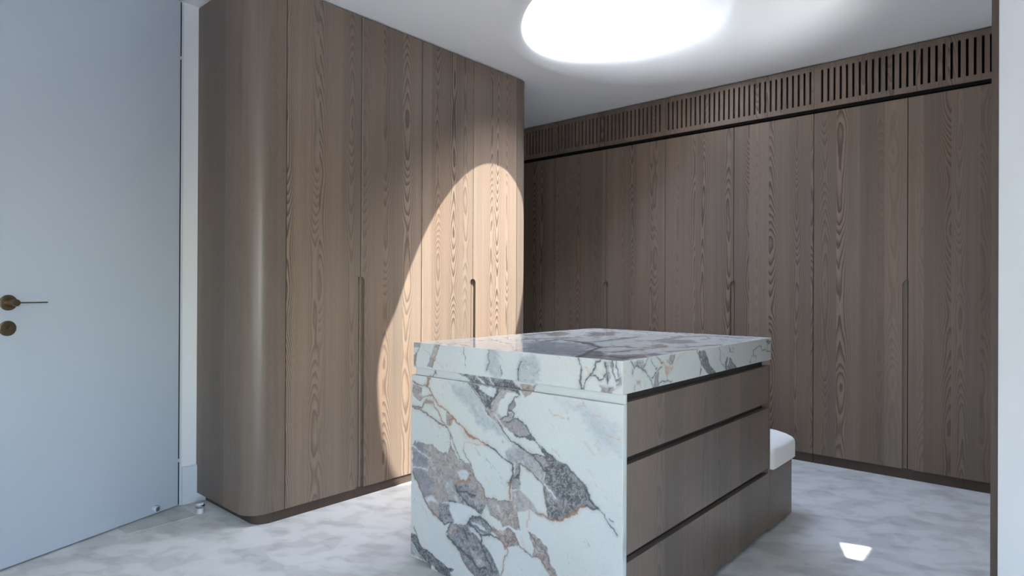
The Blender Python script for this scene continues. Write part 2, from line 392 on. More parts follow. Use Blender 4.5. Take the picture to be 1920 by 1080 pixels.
QO = [(0.529 + (x - 0.529) * 1.25 - 0.01, 3.49 + (y - 3.49) * 1.25) for x, y in QH]
mb = MB()
for z in (HC + 0.02, HC + 0.034): mb.add([(x, y, z) for x, y in QH + QO], [(i, (i + 1) % 4, 4 + (i + 1) % 4, 4 + i) for i in range(4)])
w5 = struct('added_glint_opening', mb, M_FRAME)  # frame of the added opening that lets the glint through
build('glass_pane', MB().add([(x, y, HC + 0.027) for x, y in QH], [(0, 1, 2, 3)]), M_GLASS, w5)

# walls
mb = MB(); T = 0.15; YD0, YD1 = 0.395, 1.262
mb.box(XL - 0.12, XL, YF, YD0, 0, HC); mb.box(XL - 0.12, XL, YD1, 3.385, 0, HC)
struct('wall_left', mb, M_WALL)
struct('wall_back', MB().box(XO - T, XR + T, YE, YE + T, 0, HC), M_WALL)
mb = MB().box(XO - T, XO, YF, YE, 0, HC).box(XO, XL - 0.12, 2.1, 2.22, 0, HC)
struct('wall_passage', mb, M_WALL)
struct('wall_outer', MB().box(XR, XR + T, YF, WIS[0], 0, HC).box(XR, XR + T, WIS[1], YE, 0, HC).box(XR, XR + T, WIS[0], WIS[1], 0, WIS[2]).box(XR, XR + T, WIS[0], WIS[1], WIS[3], HC), M_WALL)
mb = MB().box(XO - T, WIN[0], YF - T, YF, 0, HC).box(WIN[1], XR + T, YF - T, YF, 0, HC).box(WIN[0], WIN[1], YF - T, YF, 0, WIN[2]).box(WIN[0], WIN[1], YF - T, YF, WIN[3], HC)
struct('wall_front', mb, M_WALL)
PY = 2.07
PE = 2.62
struct('wall_right', MB().box(-0.1085, 0.06, PY, PE, 0, HC), M_WALL)
struct('wall_back', MB().box(-0.1085, XR, YB - 0.004, YB + 0.1, 0, HC), M_WALL)
struct('trim_1', MB().box(-0.124, -0.1087, PY - 0.002, PE, 0, HC - 0.002), M_WOODD, off=31.37)
# glazed front window behind the camera
mb = MB()
for x in (WIN[0], (2 * WIN[0] + WIN[1]) / 3, (WIN[0] + 2 * WIN[1]) / 3, WIN[1] - 0.06): mb.box(x, x + 0.06, YF - 0.1, YF - 0.04, WIN[2], WIN[3])
mb.box(WIN[0], WIN[1], YF - 0.1, YF - 0.04, WIN[2], WIN[2] + 0.06).box(WIN[0], WIN[1], YF - 0.1, YF - 0.04, WIN[3] - 0.06, WIN[3])
w2 = struct('window_2', mb, M_FRAME)
build('glass_pane', MB().add([(WIN[0], YF - 0.07, WIN[2]), (WIN[1], YF - 0.07, WIN[2]), (WIN[1], YF - 0.07, WIN[3]), (WIN[0], YF - 0.07, WIN[3])], [(0, 1, 2, 3)]), M_GLASS, w2)

mb = MB()
for y in (WIS[0], (WIS[0] + WIS[1]) / 2, WIS[1] - 0.06): mb.box(XR + 0.04, XR + 0.1, y, y + 0.06, WIS[2], WIS[3])
mb.box(XR + 0.04, XR + 0.1, WIS[0], WIS[1], WIS[2], WIS[2] + 0.06).box(XR + 0.04, XR + 0.1, WIS[0], WIS[1], WIS[3] - 0.06, WIS[3])
w3 = struct('window_3', mb, M_FRAME)
build('glass_pane', MB().add([(XR + 0.07, WIS[0], WIS[2]), (XR + 0.07, WIS[1], WIS[2]), (XR + 0.07, WIS[1], WIS[3]), (XR + 0.07, WIS[0], WIS[3])], [(0, 1, 2, 3)]), M_GLASS, w3)
# pale unseen ground, added outside to bounce sunlight up to the ceiling
struct('bounce_ground', MB().box(-25, 25, -25, YF - T - 0.01, -0.12, -0.06).box(XR + T + 0.01, 25, YF - T - 0.01, 25, -0.12, -0.06), M_BOUNCE)

# door lining, skirting
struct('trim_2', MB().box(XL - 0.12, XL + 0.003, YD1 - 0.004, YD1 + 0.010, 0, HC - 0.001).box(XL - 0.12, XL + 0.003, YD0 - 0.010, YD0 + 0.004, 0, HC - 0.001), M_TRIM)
struct('baseboard_left', MB().box(XL - 0.002, XL + 0.012, YD1 + 0.010, 1.47, 0, 0.191).box(XL, XL + 0.009, YD1 + 0.010, 1.47, 0.191, 0.196), M_TRIM, bevel=0.0012)

# ------------------------------------------------------------------ door leaf, ajar towards the camera
TH = math.radians(19.0); HX, HY = -3.365, 1.254
DV = Vector((math.sin(TH), -math.cos(TH), 0)); DN = Vector((math.cos(TH), math.sin(TH), 0))
def dp(s, n, z): return Vector((HX, HY, 0)) + DV * s + DN * n + Vector((0, 0, z))
def dbox(mb, s0, s1, n0, n1, z0, z1):
    return mb.add([dp(s, n_, z) for z in (z0, z1) for s, n_ in ((s0, n0), (s1, n0), (s1, n1), (s0, n1))],
                  [(0, 3, 2, 1), (4, 5, 6, 7), (0, 1, 5, 4), (1, 2, 6, 5), (2, 3, 7, 6), (3, 0, 4, 7)])
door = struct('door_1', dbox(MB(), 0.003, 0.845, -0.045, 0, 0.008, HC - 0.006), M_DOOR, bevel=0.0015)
lh = build('lever_handle', MB().tube(dp(0.776, 0.004, 1.058), dp(0.776, 0.058, 1.058), 0.0135, 24), M_BRONZE, door, smooth=True)
build('rosette', MB().lathe(dp(0.776, 0, 1.058), DN, [(0.031, 0), (0.031, 0.006), (0.028, 0.009), (0.015, 0.010), (0.0, 0.010)], 40), M_BRONZE, lh, smooth=True)
build('lever', dbox(MB(), 0.66, 0.776, 0.044, 0.056, 1.0555, 1.0605), M_BRONZE, lh, bevel=0.001)
tt = build('lock_rosette', MB().lathe(dp(0.778, 0, 0.956), DN, [(0.030, 0), (0.030, 0.006), (0.027, 0.009), (0.012, 0.0095), (0.0, 0.0095)], 40), M_BRONZE, door, smooth=True)
mb = MB(); a = math.radians(50); ca, sa = math.cos(a), math.sin(a)
pts = []
for i in range(20):
    t = 2 * math.pi * i / 20; x, z = 0.014 * math.cos(t), 0.006 * math.sin(t)
    pts.append((-(x * ca - z * sa), x * sa + z * ca))
mb.add([dp(0.778 + x, 0.009, 0.956 + z) for x, z in pts] + [dp(0.778 + x, 0.020, 0.956 + z) for x, z in pts],
       [tuple(range(19, -1, -1)), tuple(range(20, 40))] + [(i, (i + 1) % 20, 20 + (i + 1) % 20, 20 + i) for i in range(20)])
build('thumb_turn', mb, M_BRONZE, tt, smooth=True)
build('hinge_gap_shade', dbox(MB(), -0.0075, 0.0025, -0.03, -0.006, 0.008, HC - 0.006), M_BLACK, door)  # added black strip, paints the shade in the hinge gap
for z in (0.235, 2.30):
    build('hinge', dbox(MB(), -0.0085, 0.0028, -0.0058, -0.001, z - 0.008, z + 0.008), M_TRIM, door)
mc = build('door_catch', MB().lathe(dp(0.135, 0, 0.034), DN, [(0.015, 0), (0.015, 0.022), (0.013, 0.025), (0.011, 0.025)], 32), M_TRIM, door, smooth=True)
build('magnet', MB().lathe(dp(0.135, 0, 0.034), DN, [(0.0115, 0.023), (0.0, 0.024)], 32), M_STEEL, mc)

# ------------------------------------------------------------------ wardrobes
GAP = 0.0021
def mapper(side):
    if side == 'left': return lambda s, n_, z: (XW + n_, s, z)
    return lambda s, n_, z: (s, YB - n_, z)
HR, HD, HTOP = 0.0252, 0.0150, 1.186
def door_mb(P, s0, s1, z0, z1, seam, th=0.022):
    """flat door with half of a round-topped finger groove cut along its meeting edge; returns (panel, groove) builders"""
    sg = 1 if seam == s1 else -1
    a, b = (s0 + GAP, s1 - GAP)
    front = [(a, z0), (b, z0), (b, z1), (a, z1)]
    panel, gr = MB(), MB()
    if seam is None:
        pts = front
    else:
        e = b if sg > 0 else a              # meeting edge
        i = seam - sg * HR                  # inner wall of the groove
        arc = []
        for k in range(9):
            t = math.pi / 2 * k / 8
            s = seam - sg * HR * math.cos(t)
            if (e - s) * sg < 0: s = e
            arc.append((s, HTOP - HR + HR * math.sin(t)))
        cut = [(i, z0)] + arc
        if sg > 0: pts = [(a, z0)] + cut + [(b, z1), (a, z1)]
        else: pts = [(a, z1), (b, z1), (b, z0)] + cut
        m = len(cut)
        gr.add([P(s, 0, z) for s, z in cut] + [P(s, -HD, z) for s, z in cut] + [P(e, -HD, z0)],
               [(k, k + 1, m + k + 1, m + k) for k in range(m - 1)] + [tuple(range(m, 2 * m + 1))])
    m = len(pts)
    panel.add([P(s, 0, z) for s, z in pts], [tuple(range(m))])
    back = [P(a, -th, z0), P(b, -th, z0), P(b, -th, z1), P(a, -th, z1)]
    bev = HD if seam is not None else 0
    # back, top, bottom and side faces
    ring = [P(a, -bev, z0), P(b, -bev, z0), P(b, -bev, z1), P(a, -bev, z1)]
    panel.add(back, [(0, 1, 2, 3)])
    panel.add(ring + back, [(k, (k + 1) % 4, 4 + (k + 1) % 4, 4 + k) for k in range(4)])
    if bev:
        fr = [P(a, 0, z0), P(b, 0, z0), P(b, 0, z1), P(a, 0, z1)]
        top = HTOP
        panel.add([fr[2], fr[3], ring[2], ring[3]], [(0, 1, 3, 2)])
        far = a if sg > 0 else b
        panel.add([P(far, 0, z0), P(far, 0, z1), P(far, -bev, z1), P(far, -bev, z0)], [(0, 1, 2, 3)])
        panel.add([P(e, 0, top), P(e, 0, z1), P(e, -bev, z1), P(e, -bev, top)], [(0, 1, 2, 3)])
        panel.add([P(far, 0, z0), P(i, 0, z0), P(i, -bev, z0), P(far, -bev, z0)], [(0, 1, 2, 3)])
    return panel, gr
def add_door(root, P, s0, s1, z0, z1, seam, off):
    pm, gm = door_mb(P, s0, s1, z0, z1, seam)
    d = build('door', pm, M_WOOD, root, off=off)
    if seam is not None: build('handle_groove', gm, M_WOOD, d, off=off)
    return d

# left wardrobe: two double-door units, a rounded end panel on each outer side
def corner_panel(cx, cy, r, side_x, th=0.022, sgn=-1, y_front=None):
    """rounded end panel: from the front seam round the corner along the side to the wall"""
    pts = [(XW, y_front)]
    for k in range(17):
        t = math.pi / 2 * k / 16
        pts.append((cx + r * math.cos(t), cy + sgn * r * math.sin(t)))
    pts.append((side_x, cy + sgn * r))
    return pts
def ribbon(pts, th, z0, z1, inward):
    """thick vertical sheet along a plan polyline with arc-length uv"""
    ins = []
    m = len(pts)
    for i in range(m):
        p0 = Vector(pts[max(i - 1, 0)]); p1 = Vector(pts[min(i + 1, m - 1)]); d = (p1 - p0).normalized()
        nrm = Vector((-d.y, d.x)) * inward
        ins.append(Vector(pts[i]) + nrm * th)
    L = [0.0]
    for i in range(1, m): L.append(L[-1] + (Vector(pts[i]) - Vector(pts[i - 1])).length)
    vs, uv, fs = [], [], []
    for z in (z0, z1):
        for q in (pts, ins):
            for i in range(m): vs.append((q[i][0], q[i][1], z)); uv.append((L[i], z))
    A, B, C, D = 0, m, 2 * m, 3 * m
    for i in range(m - 1):
        fs += [(A + i, A + i + 1, C + i + 1, C + i), (B + i, D + i, D + i + 1, B + i + 1), (C + i, C + i + 1, D + i + 1, D + i), (A + i, B + i, B + i + 1, A + i + 1)]
    fs += [(A, C, D, B), (A + m - 1, B + m - 1, D + m - 1, C + m - 1)]
    mb = MB(); mb.v = vs; mb.f = fs
    return mb, uv
PL = mapper('left'); PB = mapper('back')
LZ0, LZ1 = 0.049, 2.586
NS, FS, CR = 1.345, 3.38, 0.10           # near side, far side, corner radius
seams = [1.529, 1.9585, 2.385, 2.8125, 3.24]
labs = ['dark brown wooden wardrobe beside the white door, with a rounded corner facing the door',
        'dark brown wooden wardrobe lit by the round sun patch, farther from the white door']
KR = 0.005
for k in range(2):
    y0, ym, y1 = seams[2 * k], seams[2 * k + 1], seams[2 * k + 2]
    ya, yb_ = (NS, y1) if k == 0 else (y0, FS)
    root = thing('wardrobe', ((XW + XL) / 2, (ya + yb_) / 2, 0), labs[k], 'wardrobe', 'tall fitted wardrobes')
    ca_, cb_ = (1.53, y1 - 0.001) if k == 0 else (y0 + 0.001, 3.24)
    build('carcass', MB().box(XL + 0.002, XW - 0.024, ca_, cb_, LZ0, LZ1), M_BLACK, root)
    add_door(root, PL, y0, ym, LZ0, LZ1, ym, 10.0 + 3.1 * k)
    add_door(root, PL, ym, y1, LZ0, LZ1, ym, 21.7 + 3.1 * k)
    if k == 0:
        pts = corner_panel(XW - CR, NS + CR, CR, XL + 0.001, sgn=-1, y_front=y0 - GAP)
        mb, uv = ribbon(pts, 0.022, LZ0, LZ1, -1)
        build('end_panel', mb, M_WOOD_SHADED, root, uvs=uv, off=41.37, smooth=True)
        pp = [(XL + 0.012, NS + 0.045)] + [(XW - KR - CR + 0.03 + (CR - 0.03) * math.sin(t), NS + 0.045 + (CR - 0.03) * (1 - math.cos(t))) for t in [math.pi / 2 * i / 12 for i in range(13)]] + [(XW - KR, y1), (XL + 0.012, y1)]
    else:
        pts = corner_panel(XW - CR, FS - CR, CR, XL + 0.001, sgn=1, y_front=y1 + GAP)
        mb, uv = ribbon(pts, 0.022, LZ0, LZ1, 1)
        build('end_panel', mb, M_WOOD_SHADED, root, uvs=uv, off=47.9, smooth=True)
        pp = [(XL + 0.012, y0), (XW - KR, y0)] + [(XW - KR - CR + 0.03 + (CR - 0.03) * math.cos(t), FS - 0.045 - (CR - 0.03) * (1 - math.sin(t))) for t in [math.pi / 2 * i / 12 for i in range(13)]] + [(XL + 0.012, FS - 0.045)]
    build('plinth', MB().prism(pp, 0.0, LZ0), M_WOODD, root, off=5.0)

# back run: double-door units with slotted grilles above
BZ0, BZ1 = 0.060, 2.272
GZ0, GZ1 = 2.303, 2.586
SW, SP = 0.0130, 0.03603
S0 = -0.296                              # centre of a known slot
edges = [-4.35, -3.288, -2.229, -1.1735, -0.126]
mids = [-3.82, -2.7615, -1.700, -0.652]
wl = ['dark brown double-door wardrobe in the far left corner, mostly behind the sunlit one',
      'dark brown double-door wardrobe at the back, behind the left half of the marble island',
      'dark brown double-door wardrobe at the back, behind the right half of the marble island',
      'dark brown double-door wardrobe at the back, nearest the white wall on the right']
gl = ['slotted dark wood grille under the ceiling in the far left corner',
      'slotted dark wood grille under the ceiling, second from the far left corner',
      'slotted dark wood grille under the ceiling, second from the white wall on the right',
      'slotted dark wood grille under the ceiling, ending at the white wall on the right']
for k in range(4):
    s0, s1, sm = edges[k], edges[k + 1], mids[k]
    root = thing('wardrobe', ((s0 + s1) / 2, YB + 0.3, 0), wl[k], 'wardrobe', 'tall fitted wardrobes')
    build('carcass', MB().box(s0 + 0.001, s1 - 0.001, YB + 0.024, YE - 0.005, BZ0, 2.285), M_BLACK, root)
    add_door(root, PB, s0, sm, BZ0, BZ1, sm, 60.0 + 7.7 * k)
    add_door(root, PB, sm, s1, BZ0, BZ1, sm, 91.0 + 5.9 * k)
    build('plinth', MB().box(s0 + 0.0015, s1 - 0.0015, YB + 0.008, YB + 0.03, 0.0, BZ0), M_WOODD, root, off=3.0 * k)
    g = thing('ventilation_grille', ((s0 + s1) / 2, YB + 0.3, 2.286), gl[k], 'grille', 'slotted grilles above the back wardrobes')
    build('housing', MB().box(s0 + 0.001, s1 - 0.001, YB + 0.06, YE - 0.005, 2.286, GZ1), M_BLACK, g)
    a, b = s0 + 0.0008, s1 - 0.0008
    ZA, ZB = 2.338, 2.550
    slots = [S0 + SP * j for j in range(-130, 20)]
    slots = [c for c in slots if a + 0.012 < c < b - 0.012]
    build('bottom_rail', MB().box(a, b, YB, YB + 0.022, GZ0, ZA), M_WOOD, g, off=130.0)
    build('top_rail', MB().box(a, b, YB, YB + 0.022, ZB, GZ1), M_WOOD, g, off=130.0)
    xs = [a] + [q for c in slots for q in (c - SW / 2, c + SW / 2)] + [b]
    for j in range(0, len(xs), 2):
        if xs[j + 1] - xs[j] > 0.001:
            build('slat', MB().box(xs[j], xs[j + 1], YB, YB + 0.022, ZA, ZB), M_WOOD, g, off=130.0)
# dark shadow gap over the back run
struct('trim_3', MB().box(-4.35, -0.126, YB + 0.012, YB + 0.024, 2.2855, 2.302), M_BLACK)

